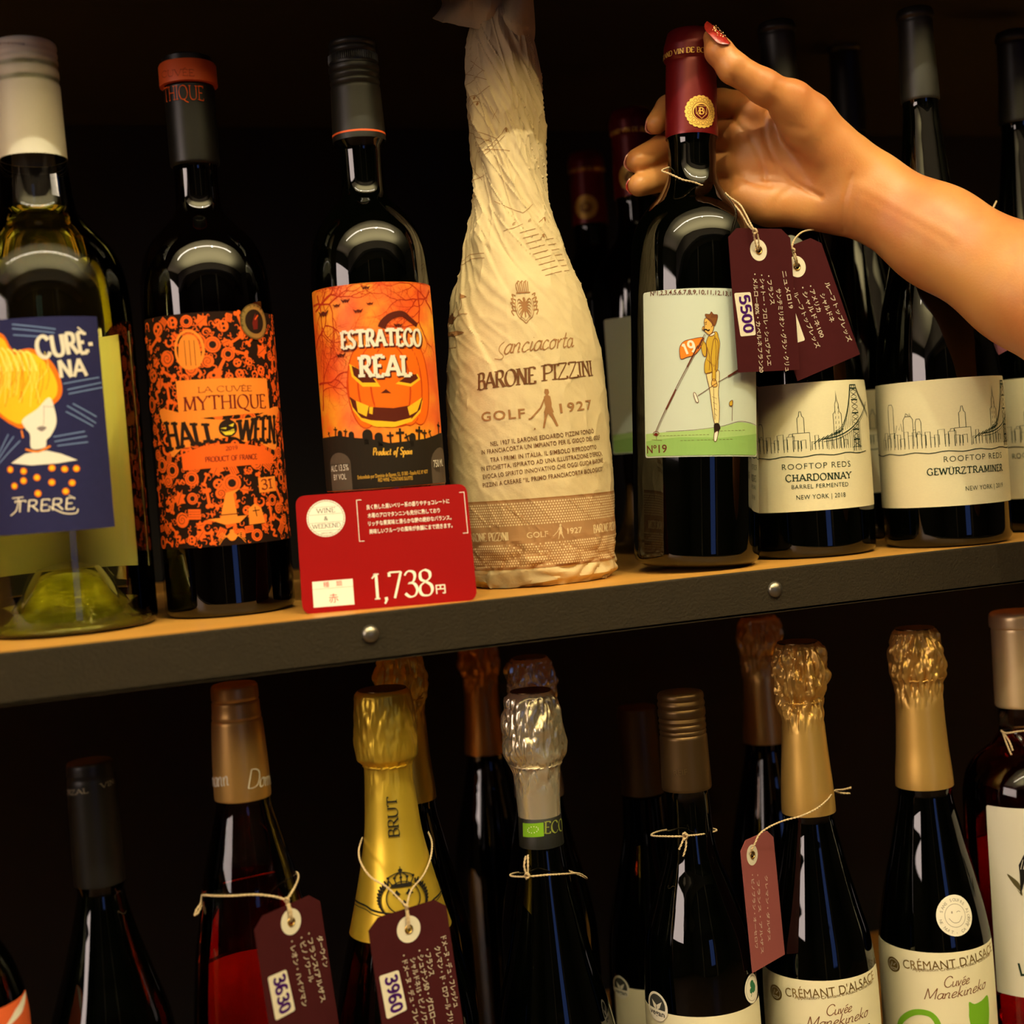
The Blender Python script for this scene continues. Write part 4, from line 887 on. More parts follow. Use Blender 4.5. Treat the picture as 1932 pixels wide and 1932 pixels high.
A.stroke(q([(710, 948), (712, 822)]), .3, LN, 8); shape([(712, 822), (694, 835), (697, 856), (712, 850)], OC, 8)
shape([(538, 372), (530, 392), (544, 396)], FC, 9); A.stroke(q([(540, 398), (552, 392), (566, 400), (574, 392)]), .75, DKBR, 11, smooth=4); A.stroke(q([(546, 352), (558, 346)]), .35, LN, 11); A.disc(*q([(553, 360)])[0], .3, LN, 11, n=8)
A.stroke(q([(586, 352), (592, 366), (584, 378)]), .3, LN, 11, smooth=4); shape([(572, 430), (584, 420), (600, 410), (606, 420), (588, 432)], INKW, 10); A.stroke(q([(605, 430), (614, 520), (606, 640)]), .3, LN, 10, smooth=4); A.stroke(q([(560, 500), (575, 560), (572, 640)]), .25, LN, 10, smooth=4)
for k in range(6): A.stroke(q([(590+k*6, 300), (583+k*7, 322)]), .28, LN, 11)
A.stroke(q([(596, 660), (600, 800), (606, 940)]), .25, LN, 8, smooth=4)
for yy, xs in ((1040, ((250, 560),)), (1072, ((400, 470), (500, 700))), (1020, ((640, 780),))):
    for x0, x1 in xs:
        x = x0
        while x < x1: A.stroke(q([(x, yy-(x-250)*.03), (x+14, yy-(x-250)*.03)]), .18, LN, 8); x += 22
for k in range(8): A.stroke(q([(558+k*7, 575+k*5), (575+k*3, 590+k*4)]), .15, LN, 10)
for k in range(4): A.stroke(q([(590+k*6, 800+k*35), (618, 812+k*35)]), .18, LN, 8)
tx(b, A, 'Nº1,2,3,4,5,6,7,8,9,10,11,12,13,14,15,16', (1228, 558.5), (1406, 563), 8.5, LN, 6, off=.01)
tx(b, A, 'Nº19', (1222, 855.5), (1259, 853.5), 15, LN, 6, off=.015)
for f in (0,): A.build('artwork', b.fmap(0.0002), b.root, 2.5)
ref(C1, 700); golf_label(C1, -math.radians(50)*C1.rref*1000, math.radians(60)*C1.rref*1000, C1.uv(1150, 858)[1], C1.uv(1150, 602)[1], False)
# capsule print of the red capsules
CRIM = ink('crimson', (0.10, 0.004, 0.005), 0.5, 0.0)
def red_capsule_print(b, vin, crests, k=1.0):
    rr = b.rref; b.rref = 0.0142*k; u, v = b.uv(*vin)
    A = Art(); A.pen('GRAND VIN DE BORDEAUX', u-12.6*k, v, 3.0*k, GOLDI, 1, w=42*k, thick=.17, thin=.08); A.build('lettering', b.fmap(0.0006), b.root, 2.0)
    for (px, py, r) in crests:
        u, v = b.uv(px, py) if not isinstance(px, str) else (py, crests[0][2]); A = Art()
        for j in range(22):
            a = 2*PI*j/22; q = r*(.98 if math.sin(a) > -.55 else 1.05); A.disc(u+q*.86*math.cos(a), v+q*.9*math.sin(a), r*.17, GOLDI, 1, n=9)
        A.disc(u, v, r*.9, GOLDI, 1, ry=r*.92, n=30)
        for j in range(16): a = 2*PI*j/16+.1; A.ring(u+r*.74*math.cos(a), v+r*.78*math.sin(a), r*.11, .17, CRIM, 2, n=8)
        A.ring(u, v, r*.56, .3, CRIM, 2, ry=r*.6, n=24); A.disc(u, v-.05*r, r*.47, CRIM, 2, ry=r*.5, n=24)
        sh = [(u-r*.34, v+r*.34), (u+r*.34, v+r*.34), (u+r*.32, v-r*.15), (u, v-r*.48), (u-r*.32, v-r*.15)]; A.stroke(sh+[sh[0]], .34, GOLDI, 3)
        A.pen('B', u-r*.15, v-r*.2, r*.42, GOLDI, 3, thick=.2, thin=.12); A.stroke([(u-r*.28, v-r*.2), (u-r*.1, v+r*.2)], .22, GOLDI, 3); A.stroke([(u+r*.28, v-r*.2), (u+r*.12, v+r*.2)], .22, GOLDI, 3)
        A.stroke([(u-r*.85, v-r*.62), (u-r*.3, v-r*.9), (u+r*.3, v-r*.9), (u+r*.85, v-r*.62)], .22, CRIM, 2)
        A.build('crest', b.fmap(0.0006), b.root, 2.0)
    b.rref = rr
red_capsule_print(B5, (1273, 104), [(1323, 210, 9.0)])
rr = B5.rref; B5.rref = .0142; cu, cv = B5.uv(1323, 210); B5.rref = rr
for C, h_ in ((C1, 1.0), (C2, .92)):
    s = C.s; x = proj(C.M@Vector((0, 0, C.z(C.y0+45*s))))[0]; x2 = proj(C.M@Vector((0, 0, C.z(C.y0+150*s))))[0]
    red_capsule_print(C, (x-20*s, C.y0+52*s), [(x2-8*s, C.y0+150*s, 9.0)], h_)
# --- skyline labels
def skyline(b, lines, cx_shift=0.0, top=722, bot=966, mid=(1515,)):
    ref(b, 850); W = b.rref*1000; u0, u1 = -math.radians(86)*W, math.radians(86)*W
    v1 = b.uv(mid[0], top)[1]; v0 = b.uv(mid[0], bot)[1]
    b.paper('label', u0, u1, v0, v1, CREAM, 2.0)
    A = Art(); H = v1-v0; base = v0+H*.455; L = INKG; random.seed(4)
    def S(P, w=.36): A.stroke([(cx_shift+x, base+y) for x, y in P], w, L, 1)
    S([(-70+i*4, -2+.5*math.sin(i*1.3)) for i in range(31)], .55)
    x = -52
    while x < 4:
        w = random.uniform(2.2, 4.6); h = random.uniform(7, 12); S([(x, 1), (x, h), (x+w, h+random.uniform(-.3, .3)), (x+w, 2.5)]); 
        if random.random() < .4: S([(x+w*.2, h), (x+w*.35, h+1.6), (x+w*.75, h+1.6), (x+w*.8, h)], .3)
        x += w*random.uniform(.75, 1.05)
    for x0, w, h in ((-45, 4.5, 29), (-33, 6.5, 21), (-25, 3.6, 19)): S([(x0, 8), (x0, h-2), (x0+w*.2, h), (x0+w*.8, h), (x0+w, h-2), (x0+w, 8)])
    S([(-39.5, 11), (-38, 16), (-36.5, 13), (-35, 17), (-34, 12)], .3)
    S([(-31.5, 21), (-31, 23), (-29, 21.5), (-28.5, 23), (-28, 21)], .3)
    S([(1, 12), (1, 21), (2, 22), (2.6, 25), (3.4, 25), (4, 22), (5, 21), (5, 12)]); S([(-2, 1), (-2, 12), (8, 12), (8, 1)])
    S([(23, 8), (23, 22), (24.4, 23.5), (24.6, 28), (25.5, 30), (25.9, 36), (26.2, 30), (27, 28), (27.2, 23.5), (28.6, 22), (28.6, 8)])
    for yy in range(10, 28, 3): S([(24.5, yy), (24.7, yy+1.6)], .25); S([(26.6, yy), (26.8, yy+1.6)], .25)
    x = 9
    while x < 30:
        w = random.uniform(1.8, 3.4); h = random.uniform(6, 12); S([(x, 1.5), (x, h), (x+w, h), (x+w, 3)]); x += w*1.05
    for k in range(7): S([(10+k*2.6, 5+k*.9), (14+k*2.6, 8+k*.8)], .5)
    # bridge tower, cables and deck
    for xx in (37.5, 39.2, 41.8, 43.5): S([(xx, -1), (xx+.1*(40.5-xx), 39)], .55)
    for yy in (6, 12, 22, 30, 37, 39): S([(37.3, yy), (43.6, yy)], .7)
    for yy in range(2, 38, 3): S([(37.6, yy), (43.3, yy+2.6)], .3); S([(43.3, yy), (37.6, yy+2.6)], .3)
    S([(36.5, 1.5), (36.5, -2.2), (44.8, -2.2), (44.8, 1.5), (36.5, 1.5)])
    for k in range(3):
        cab = [(24+t*13.5/8*1.0, 12+27*(t/8)**2.2-k*1.1) for t in range(9)]; S(cab, .3)
        cab = [(43.5+t*14/8, 38-k*1.1-17*(t/8)**.7) for t in range(9)]; S(cab, .32)
    deck = [(16+t*4.4, 7.5+t*t*.26) for t in range(10)]; S(deck, .7); S([(x, y-1.6) for x, y in deck], .3)
    for t in range(16): xx = 19+t*1.7; S([(xx, 7.5+((xx-16)/4.4)**2*.26-1.6), (xx, 1)], .3)
    for t in range(9): xx = 25+t*1.5; S([(xx, 12+27*((xx-24)/13.5)**2.2), (xx, 9+((xx-16)/4.4)**2*.26)], .2)
    for ln in lines: ln(b, A)
    A.build('artwork', b.fmap(0.0002), b.root, 3.0)
def t1(s, p0, p1, c, off=.0, sp=1.0): return lambda b, A: tx(b, A, s, p0, p1, c, INKG, 2, off=off, space=sp)
def t2(s, p0, p1, c, th=.18): return lambda b, A: tp(b, A, s, p0, p1, c, INKG, 2, thick=th, thin=th*.62, gap=.2)
ref(B6, 850); ref(B7, 850)
skyline(B6, [t1('ROOFTOP REDS', (1476, 887), (1604, 880), 11, -.008, 1.15), t2('CHARDONNAY', (1483, 909), (1605, 902), 12), t1('BARREL FERMENTED', (1494, 923), (1600, 917), 8, 0, 1.1), t1('NEW YORK | 2018', (1503, 943), (1595, 937), 8.5, 0, 1.1)], B6.uv(1513, 830)[0]-3.2, 722, 965, (1515,))
skyline(B7, [t1('ROOFTOP REDS', (1781, 872), (1889, 863.5), 11, -.008, 1.15), t2('GEWÜRZTRAMINER', (1750, 897), (1890, 888), 12), t1('NEW YORK | 2019', (1822, 926), (1891, 918.5), 8.5, 0, 1.1)], B7.uv(1818, 825)[0]-3.2, 715, 956, (1775,))
ref(B8, 850)
skyline(B8, [t1('ROOFTOP REDS', (1911, 866), (2010, 855), 10, -.008, 1.15), t2('RIESLING', (1938, 888), (2012, 880), 11)], -8, 712, 940, (1945,))
skyline(B9, [], 0, 735, 930, (1645,))
# ------------------------------------------------------------------ labels on the lower bottles
SILK = mat('ivory_label_paper', (0.82, 0.74, 0.52), 0.6, bump=0.00002, bscale=1500, aniso=(1, 1, 2.5))
GOLDT = ink('antique_gold', (0.42, 0.26, 0.07), 0.35, 0.8); CATG = ink('leaf_green', (0.18, 0.42, 0.02)); BRNI = ink('sepia', (0.20, 0.08, 0.035))
def cremant(b, vmid, x0, green, dy):
    ref(b, vmid+20); W = b.rref*1000; v1 = b.uv(x0+85, vmid)[1]
    b.paper('label', -math.radians(84)*W, math.radians(82)*W, v1-78, v1, SILK, 1.2)
    A = Art(); c = b.uv(x0+24, vmid+22)
    A.disc(c[0], c[1], 5.4, GOLDT, 1, ry=4.6, n=26); A.ring(c[0], c[1], 3.9, .35, SILK_I, 2, ry=3.3); A.stroke([(c[0]-2, c[1]-1.5), (c[0]-1, c[1]+1.6), (c[0]+.6, c[1]-.4), (c[0]+2, c[1]+1.4)], .5, SILK_I, 2); A.stroke([(c[0]-2.4, c[1]-2.2), (c[0]+2.4, c[1]-2)], .4, SILK_I, 2)
    tx(b, A, "CRÉMANT D'ALSACE", (x0+43, vmid+29), (x0+208, vmid-4), 17, GOLDT, 1)
    tx(b, A, "Appellation Crémant d'Alsace Contrôlée", (x0+60, vmid+34), (x0+205, vmid+4), 6, GOLDT, 1)
    tp(b, A, 'Cuvée', (x0+118, vmid+66), (x0+166, vmid+58), 19, BRNI, 1, thick=.1, thin=.07, serif=False, slant=.35, gap=.02)
    tp(b, A, 'Manekineko', (x0+80, vmid+88), (x0+196, vmid+66), 20, BRNI, 1, thick=.1, thin=.07, serif=False, slant=.35, gap=.02)
    G = CATG if green else INKB
    hd = sm(Q(b, [(x0+167, vmid+128), (x0+166, vmid+108), (x0+166, vmid+93), (x0+176, vmid+97), (x0+190, vmid+90), (x0+200, vmid+80), (x0+203, vmid+100), (x0+203, vmid+130), (x0+198, vmid+170), (x0+180, vmid+170)]), 3)
    A.poly(hd, G, 1)
    A.stroke(Q(b, [(x0+34, vmid+160), (x0+38, vmid+130), (x0+62, vmid+113), (x0+92, vmid+116), (x0+108, vmid+136), (x0+106, vmid+160)]), 3.6, G, 1, smooth=6)
    A.build('artwork', b.fmap(0.0002), b.root, 2.5)
SILK_I = ink('ivory', (0.66, 0.58, 0.42))
cremant(L5, 1850, 1440, False, 0); cremant(L6, 1797, 1662, True, 0)
def sticker(b, px, py, rx, ry, fn, dr=0.0004, m=None, step=2.5, nm='round_sticker'):
    rr = b.rref; b.rref = b.r(b.z(py)); A = Art(); u, v = b.uv(px, py); A.disc(u, v, rx, m or INKW, 1, ry=ry, n=36); fn(A, u, v, rx, ry); A.build(nm, b.fmap(dr), b.root, step, 2.5); b.rref = rr
def smiley(A, u, v, rx, ry):
    g = ink('soft_grey', (0.36, 0.31, 0.25)); A.ring(u, v, rx*.56, .35, g, 2, ry=ry*.56); A.disc(u-rx*.17, v+ry*.17, .55, g, 2, ry=.8, n=10); A.stroke([(u+rx*.08, v+ry*.16), (u+rx*.2, v+ry*.2), (u+rx*.3, v+ry*.15)], .35, g, 2)
    A.stroke([(u-rx*.36, v-ry*.1), (u-rx*.15, v-ry*.32), (u+rx*.15, v-ry*.32), (u+rx*.36, v-ry*.06)], .4, g, 2, smooth=5)
    s = 'SANS SOUFRE AJOUTÉ'
    for k, ch in enumerate(s): a = math.radians(165-k*12.0); A.text(ch, u+rx*.68*math.cos(a), v+ry*.68*math.sin(a), 2.6, g, 2, off=.015, rot=a-PI/2)
    for k, ch in enumerate('NE NUIT - ÇA AIDE'): a = math.radians(190+k*9.5); A.text(ch, u+rx*.88*math.cos(a), v+ry*.88*math.sin(a), 2.4, g, 2, off=.015, rot=a+PI/2)
sticker(L6, 1802, 1727, 12.3, 12.2, smiley)
ref(L4, 1900); W = L4.rref*1000; v1 = L4.uv(1310, 1919)[1]; L4.paper('label', -math.radians(84)*W, math.radians(84)*W, v1-70, v1, SILK, 1.0)
def vegan(A, u, v, rx, ry):
    G = ink('grey_black', (0.05, 0.05, 0.045)); A.disc(u, v+ry*.06, rx*.8, G, 2, ry=ry*.78, n=30); A.poly([(u-rx, v-ry*.16), (u+rx, v-ry*.16), (u+rx*.9, v-ry*.5), (u+rx*.5, v-ry*.88), (u, v-ry*.99), (u-rx*.5, v-ry*.88), (u-rx*.9, v-ry*.5)], INKW, 3)
    A.poly([(u-rx*.5, v+ry*.42), (u-rx*.02, v+ry*.12), (u-rx*.05, v-ry*.2), (u-rx*.3, v-ry*.06)], INKW, 4); A.poly([(u+rx*.52, v+ry*.42), (u+rx*.02, v+ry*.12), (u+rx*.02, v-ry*.2), (u+rx*.3, v-ry*.06)], INKW, 4)
    A.text('vegan', u, v-ry*.58, ry*.52, G, 5, w=rx*1.45, off=.02, align='C')
sticker(L4, 1241, 1898, 8.6, 8.6, vegan, 0.0008)
def leafs(A, u, v, rx, ry):
    g = ink('eco_green', (0.03, 0.16, 0.07)); A.ring(u, v, rx*.84, .35, ink('soft_grey', (.36, .31, .25)), 2, ry=ry*.84); A.disc(u, v+ry*.3, rx*.3, g, 2, n=9); A.disc(u+rx*.15, v, rx*.38, g, 2, n=7); A.stroke([(u-rx*.3, v-ry*.5), (u, v), (u+rx*.1, v+ry*.4)], .5, g, 2); A.disc(u-rx*.2, v-ry*.1, rx*.22, g, 2, n=7)
sticker(L4, 1417, 1864, 7.8, 8.4, leafs, 0.0008)
ref(E5, 1850); W = E5.rref*1000; v1 = E5.uv(1215, 1868)[1]; E5.paper('label', -math.radians(60)*W, math.radians(70)*W, v1-60, v1, SILK, 1.0)
sticker(E5, 1172, 1862, 7.6, 7.6, vegan, 0.0008)
ref(L7, 1650); W = L7.rref*1000; u0 = L7.uv(1868, 1650)[0]; v1 = L7.uv(1900, 1524)[1]; v0 = L7.uv(1900, 1876)[1]
WL = mat('white_label_paper', (0.70, 0.65, 0.54), 0.65, bump=0.00002, bscale=1500)
L7.paper('label', u0, math.radians(80)*W, v0, v1, WL, 1.5); A = Art(); b = L7
A.poly(sm(Q(b, [(1900, 1649), (1915, 1672), (1929, 1690), (1924, 1668), (1912, 1656)]), 4), ink('moss', (.10, .08, .03)), 1)
A.poly(Q(b, [(1922, 1632), (1932, 1612), (1960, 1600), (1960, 1640), (1936, 1650), (1926, 1690), (1924, 1650)]), INKB, 2)
for k in range(5): A.stroke(Q(b, [(1926+k*5, 1640), (1930+k*5, 1622)]), .3, INKW, 3)
A.stroke(Q(b, [(1906, 1662), (1925, 1683)]), .3, INKW, 2); A.disc(*b.uv(1955, 1668), 7, ink('smoke_blue', (.25, .28, .30)), 1, n=20)
tx(b, A, 'LA', (1926, 1841), (1960, 1838), 24, INKG, 2, off=.02)
A.build('artwork', b.fmap(0.0002), b.root, 2.5)
ref(Lm, 1932); W = Lm.rref*1000; b = Lm; v1 = b.uv(30, 1925)[1]; b.paper('label', -math.radians(60)*W, math.radians(84)*W, v1-60, v1+9, mat('orange_label_paper', (.75, .12, .03), .6), 1.0)
A = Art(); A.poly([(math.radians(30)*W, v1-2), (math.radians(50)*W, v1+5), (math.radians(70)*W, v1+8.4), (math.radians(82)*W, v1+8.4), (math.radians(60)*W, v1+2)], INKW, 1); A.build('artwork', b.fmap(.0002), b.root, 2.5)
# gold foil: BRUT, crown and wreath, double line; silver foil: perforations; black neck band with ECO
ref(L2, 1600); b = L2; A = Art()
p0, p1 = b.uv(753, 1577), b.uv(747, 1502); A.pen('BRUT', p0[0], p0[1], 21/pxmm(b, 1540), INKB, 1, w=math.hypot(p1[0]-p0[0], p1[1]-p0[1]), rot=math.atan2(p1[1]-p0[1], p1[0]-p0[0]), thick=.16, thin=.06)
c = b.uv(761, 1692); A.ring(c[0], c[1], 7.0, .45, INKB, 1, ry=8.2); 
for sg in (-1, 1):
    A.stroke([(c[0]+sg*9.6*math.cos(math.radians(t)), c[1]-1+10*math.sin(math.radians(t))) for t in range(-80, 55, 12)], .4, INKB, 1)
    for t in range(-76, 56, 9):
        a = math.radians(t); x, y = c[0]+sg*9.6*math.cos(a), c[1]-1+10*math.sin(a)
        for k in (.2, 1.6): A.stroke([(x, y), (x+sg*1.9*math.cos(a+k-.9), y+1.9*math.sin(a+k-.2)+.8)], .7, INKB, 1)
    A.poly([(c[0]+sg*2.6, c[1]+4.2), (c[0]+sg*3.6, c[1]+2.6), (c[0]+sg*4.4, c[1]+1.6), (c[0]+sg*3, c[1]+1.2), (c[0]+sg*2.6, c[1]-.6), (c[0]+sg*2.2, c[1]+1.2), (c[0]+sg*1, c[1]+1.8), (c[0]+sg*1.8, c[1]+2.8)], INKB, 1)
A.poly([(c[0], c[1]-1), (c[0]+1, c[1]-2.6), (c[0]+.4, c[1]-4.6), (c[0]-.4, c[1]-4.6), (c[0]-1, c[1]-2.6)], INKB, 1)
k = b.uv(757, 1668); kx, ky = k
A.rect(kx-4.6, ky-1.2, kx+4.6, ky+.6, INKB, 1)
for j in range(-2, 3):
    A.stroke([(kx+j*2.1, ky+.4), (kx+j*2.9, ky+3.6), (kx+j*1.6, ky+5.6), (kx, ky+6.4)], .5, INKB, 1, smooth=4); A.disc(kx+j*2.9, ky+3.8, .7, INKB, 1, n=8)
A.disc(kx, ky+7.4, 1.0, INKB, 1, n=10); A.stroke([(kx, ky+6), (kx, ky+9.4)], .4, INKB, 1)
for dyy, w in ((0, .9), (7, .4)):
    A.stroke(Q(b, [(672, 1693+dyy), (690, 1706+dyy), (705, 1716+dyy), (730, 1722+dyy), (770, 1722+dyy), (800, 1712+dyy), (815, 1696+dyy), (830, 1676+dyy)]), w, INKB, 1, smooth=4)
A.build('foil_print', b.fmap(0.0012), b.root, 2.0, 4.0)
b = L3; rr = b.r(b.z(1560)); b.rref = rr
lathe('neck_band', [(b.r(b.z(1592)), b.z(1592)), (b.r(b.z(1592))+.0004, b.z(1591.5)), (b.r(b.z(1536))+.0005, b.z(1537)), (b.r(b.z(1536)), b.z(1535))], mat('black_neck_band', (0.010, 0.010, 0.008), .45), b.root, 72, 40)
A = Art(); GRN = ink('eu_green', (0.20, 0.42, 0.02)); p = Q(b, [(988, 1552), (1025, 1551), (1026, 1577), (989, 1578)]); A.poly(p, GRN, 1)
lc = b.uv(1006, 1565)
for k in range(12):
    a = 2*PI*k/12; A.disc(lc[0]+3.0*math.cos(a)+.8*math.sin(a*1), lc[1]+1.8*math.sin(a), .28, INKW, 2, n=6)
tp(b, A, 'ECO', (1027, 1572), (1059, 1566), 22, ink('olive_letter', (0.24, 0.27, 0.05)), 1, thick=.15, thin=.06, serif=True)
A.build('band_print', b.fmap(0.0007), b.root, 1.5)
# copper capsule script, dim capsule lettering
b = L1; b.rref = b.r(b.z(1470)); A = Art()
tp(b, A, 'mann', (397, 1484), (434, 1481), 34, INKC, 1, thick=.09, thin=.05, serif=False, slant=.2, gap=.02)
tp(b, A, 'Doma', (465, 1487), (512, 1478), 34, INKC, 1, thick=.09, thin=.05, serif=False, slant=.2, gap=.02)
A.build('capsule_print', b.fmap(0.0006), b.root, 2.0)
b = L0; b.rref = b.r(b.z(1490)); A = Art(); DG2 = ink('dim_grey', (0.32, 0.28, 0.22))
tp(b, A, 'ORZAL', (122, 1499), (167, 1495), 9, DG2, 1, thick=.18, thin=.08); tp(b, A, 'VIN', (190, 1487), (213, 1478), 9, DG2, 1, thick=.18, thin=.08)
A.build('capsule_print', b.fmap(0.0006), b.root, 2.0)
b = L4; b.rref = b.r(b.z(1460)); A = Art(); tx(b, A, 'REIF', (1273, 1463), (1297, 1461), 11, ink('bronze_light', (.22, .14, .06), .3, .8), 1, off=-.01); A.build('capsule_print', b.fmap(0.0006), b.root, 2.0)
b = B1; rr = b.rref; b.rref = b.r(b.z(95)); A = Art(); tx(b, A, 'arneimia', (-2, 85), (47, 86), 6, GRY, 1); A.build('cap_print', b.fmap(0.0006), b.root, 2.0); b.rref = rr
# ------------------------------------------------------------------ bottle wrapped in printed tissue paper
def tissue():
    m = mat('tissue_paper', (0.64, 0.49, 0.27), 0.75, bump=0.00012, bscale=900, var=0.06, vscale=220, detail=5); return m
TIS = tissue()
KB = [(40, 52), (62, 57), (90, 62), (160, 67), (250, 63), (320, 62), (400, 72), (450, 88), (500, 101), (560, 122), (620, 135), (700, 146), (800, 152), (900, 153), (1000, 150), (1060, 147), (1090, 143), (1103, 138)]
B4 = Bottle('wrapped_bottle', 'bottle wrapped in creased tan tissue paper printed GOLF 1927, twisted at the top', (1003, 900), 0.0893, KB, cat='bottle')
ref(B4, 850)
def fold(x): return abs((x/(2*PI)) % 1.0*2-1)                        # triangle wave 0..1
def tissue_r(a, z):
    R = B4.r(z); th = a-B4.face; top = max(0.0, min(1.0, (z-0.10)/0.14))
    w = 0.0
    tw = th+ (z-0.10)*11.0
    n1 = noise.noise(Vector((math.cos(tw)*1.6, math.sin(tw)*1.6, z*9)))
    w += (abs(n1)*2.2-.5)*0.0026*(0.25+top)+(math.exp(-abs(n1)*14)-.25)*0.0016*(.35+top)
    tw2 = th*1.0+z*26
    n2 = noise.noise(Vector((math.cos(tw2)*3.2+5, math.sin(tw2)*3.2, z*14)))
    w += (abs(n2)*2-.4)*0.0008*(0.22+top)+(math.exp(-abs(n2)*13)-.2)*0.0013*(.3+top)
    n3 = noise.noise(Vector((math.cos(th)*3+9, math.sin(th)*3, z*46)))
    w += (.35-abs(n3)*1.6)*0.0006+math.exp(-abs(n3)*22)*0.0006*(.5+.5*n1)
    n4 = noise.noise(Vector((math.cos(th)*7, math.sin(th)*7+3, z*95)))
    w += (.3-abs(n4)*1.3)*0.00030
    if z < 0.03:
        k = (0.03-z)/0.03; n5 = noise.noise(Vector((math.cos(th)*4, math.sin(th)*4, z*160))); w += (abs(n5)*2-.6)*0.003*k
    # long overlapping edges of the sheet, spiralling down
    for a0, sl, h, zlo, zhi in ((0.9, 16.0, 0.0016, 0.06, 0.29), (-1.1, 13.0, 0.0014, 0.11, 0.30), (2.6, 12.0, 0.0018, 0.08, 0.3), (0.0, 20.0, 0.0011, 0.15, 0.27), (-0.35, 15.0, 0.0012, 0.13, 0.22)):
        d = ((th+(z-0.18)*sl-a0+PI) % (2*PI))-PI
        e = min(1, max(0, (z-zlo)/0.02))*min(1, max(0, (zhi-z)/0.02))
        if -0.9 < d < 0.04: w += h*e*(1-abs(d)/0.9 if d < 0 else 1-d/0.04)
    return R+w
zt = B4.z(42); N = 300; S_ = 300
V = []; Fc = []
for j in range(N+1):
    z = 0.0012+(zt-0.0012)*j/N
    k = 1.0
    for i in range(S_):
        a = 2*PI*i/S_; r = tissue_r(a, z)
        if z < 0.004: r -= (0.004-z)*1.0
        V.append((r*math.cos(a), r*math.sin(a), z if j else 0.0004))
for j in range(N):
    for i in range(S_): Fc.append((j*S_+i, j*S_+(i+1) % S_, (j+1)*S_+(i+1) % S_, (j+1)*S_+i))
c0 = len(V); V.append((0, 0, 0.0004))
for i in range(S_): Fc.append((c0, (i+1) % S_, i))
# shoulder drawn together into the twist
prev = N*S_; R0 = B4.r(zt)
for q, (kr, dz, dx) in enumerate(((.93, .003, 0), (.78, .0062, .0005), (.58, .0085, .001), (.42, .011, .0015), (.36, .0145, .002), (.40, .020, .003))):
    base = len(V)
    for i in range(S_):
        a = 2*PI*i/S_; pl = 1+.16*(1-kr)*(abs(noise.noise(Vector((math.cos(a)*5, math.sin(a)*5, 1.0+q*.2))))*4-1)
        r = tissue_r(a, zt)*kr*pl; V.append((r*math.cos(a)+dx*_R.x, r*math.sin(a)+dx*_R.y, zt+dz))
    for i in range(S_): Fc.append((prev+i, prev+(i+1) % S_, base+(i+1) % S_, base+i))
    prev = base
obj('tissue_wrap', (V, Fc), TIS, B4.root, 28)
# flared paper ends above the twist: a skirt to the left and a folded column to the right
def sheet_part(name, rows, amp, seed, th=0.0002):
    """rows: lists of world points (same count); a creased sheet with thickness"""
    bm = bmesh.new(); n = len(rows); G = []
    R2 = []
    for r in rows: R2.append(catmull(r, 5))
    cols = list(zip(*R2)); cols = [catmull(c, 5) for c in cols]; R3 = list(zip(*cols))
    for i, r in enumerate(R3):
        row = []
        for j, p in enumerate(r):
            d = noise.noise(Vector((i*.22, j*.22, seed)))*amp+abs(noise.noise(Vector((i*.09, j*.5, seed+4))))*amp*1.4
            row.append(bm.verts.new(B4.Mi @ (p+_F*d)))
        G.append(row)
    for a, b in zip(G, G[1:]):
        for j in range(len(a)-1): bm.faces.new((a[j], a[j+1], b[j+1], b[j]))
    bmesh.ops.recalc_face_normals(bm, faces=bm.faces); bmesh.ops.solidify(bm, geom=bm.faces[:], thickness=th)
    return obj(name, bm, TIS, B4.root, 35)
def Pn(x, y, dz=0.0): return atd(x, y, proj(B4.M@Vector((0, 0, zt)))[2]+dz)
sheet_part('paper_end', [[Pn(816, 34, -.012), Pn(850, 44, -.014), Pn(888, 52, -.014), Pn(922, 56, -.012), Pn(946, 44, -.008)],
                         [Pn(834, 6, -.006), Pn(862, 6, -.014), Pn(892, 4, -.018), Pn(926, 14, -.02), Pn(952, 22, -.010)],
                         [Pn(822, -14, 0), Pn(852, -20, -.010), Pn(886, -22, -.015), Pn(926, -18, -.018), Pn(956, -8, -.008)]], 0.0022, 3.0)
sheet_part('paper_end', [[Pn(946, 48, -.012), Pn(966, 60, -.016), Pn(988, 72, -.012), Pn(1006, 84, .0)],
                         [Pn(934, 20, -.012), Pn(962, 26, -.018), Pn(990, 36, -.014), Pn(1010, 56, .002)],
                         [Pn(946, -20, -.008), Pn(968, -22, -.014), Pn(992, -22, -.012), Pn(1006, -10, .004)]], 0.0020, 9.0)
# torn flap lifting off the foot
f4 = lambda u, v, o: (lambda a: Vector(((tissue_r(a, v)+o)*math.cos(a), (tissue_r(a, v)+o)*math.sin(a), v)))(B4.face+u/B4.rref)
bm = bmesh.new(); g = []
pts_t = [(902, 1086), (935, 1085), (975, 1076), (1010, 1077), (1050, 1090)]; pts_b = [(925, 1104), (934, 1117), (958, 1116), (985, 1104), (1052, 1092)]
for k in range(21):
    t = k/20*4; i = min(int(t), 3); f = t-i
    T = Vector(B4.uv(*[pts_t[i][q]*(1-f)+pts_t[i+1][q]*f for q in (0, 1)])); Bq = Vector(B4.uv(*[pts_b[i][q]*(1-f)+pts_b[i+1][q]*f for q in (0, 1)]))
    row = []
    for j in range(7):
        p = T.lerp(Bq, j/6); row.append(bm.verts.new(f4(p.x/1000, max(p.y/1000, .0006), 0.0006+0.0016*(j/6)*(1+.5*math.sin(k*.8)))))
    g.append(row)
for a, b in zip(g, g[1:]):
    for j in range(6): bm.faces.new((a[j], b[j], b[j+1], a[j+1]))
bmesh.ops.solidify(bm, geom=bm.faces[:], thickness=0.0002); obj('torn_flap', bm, TIS, B4.root, 40)
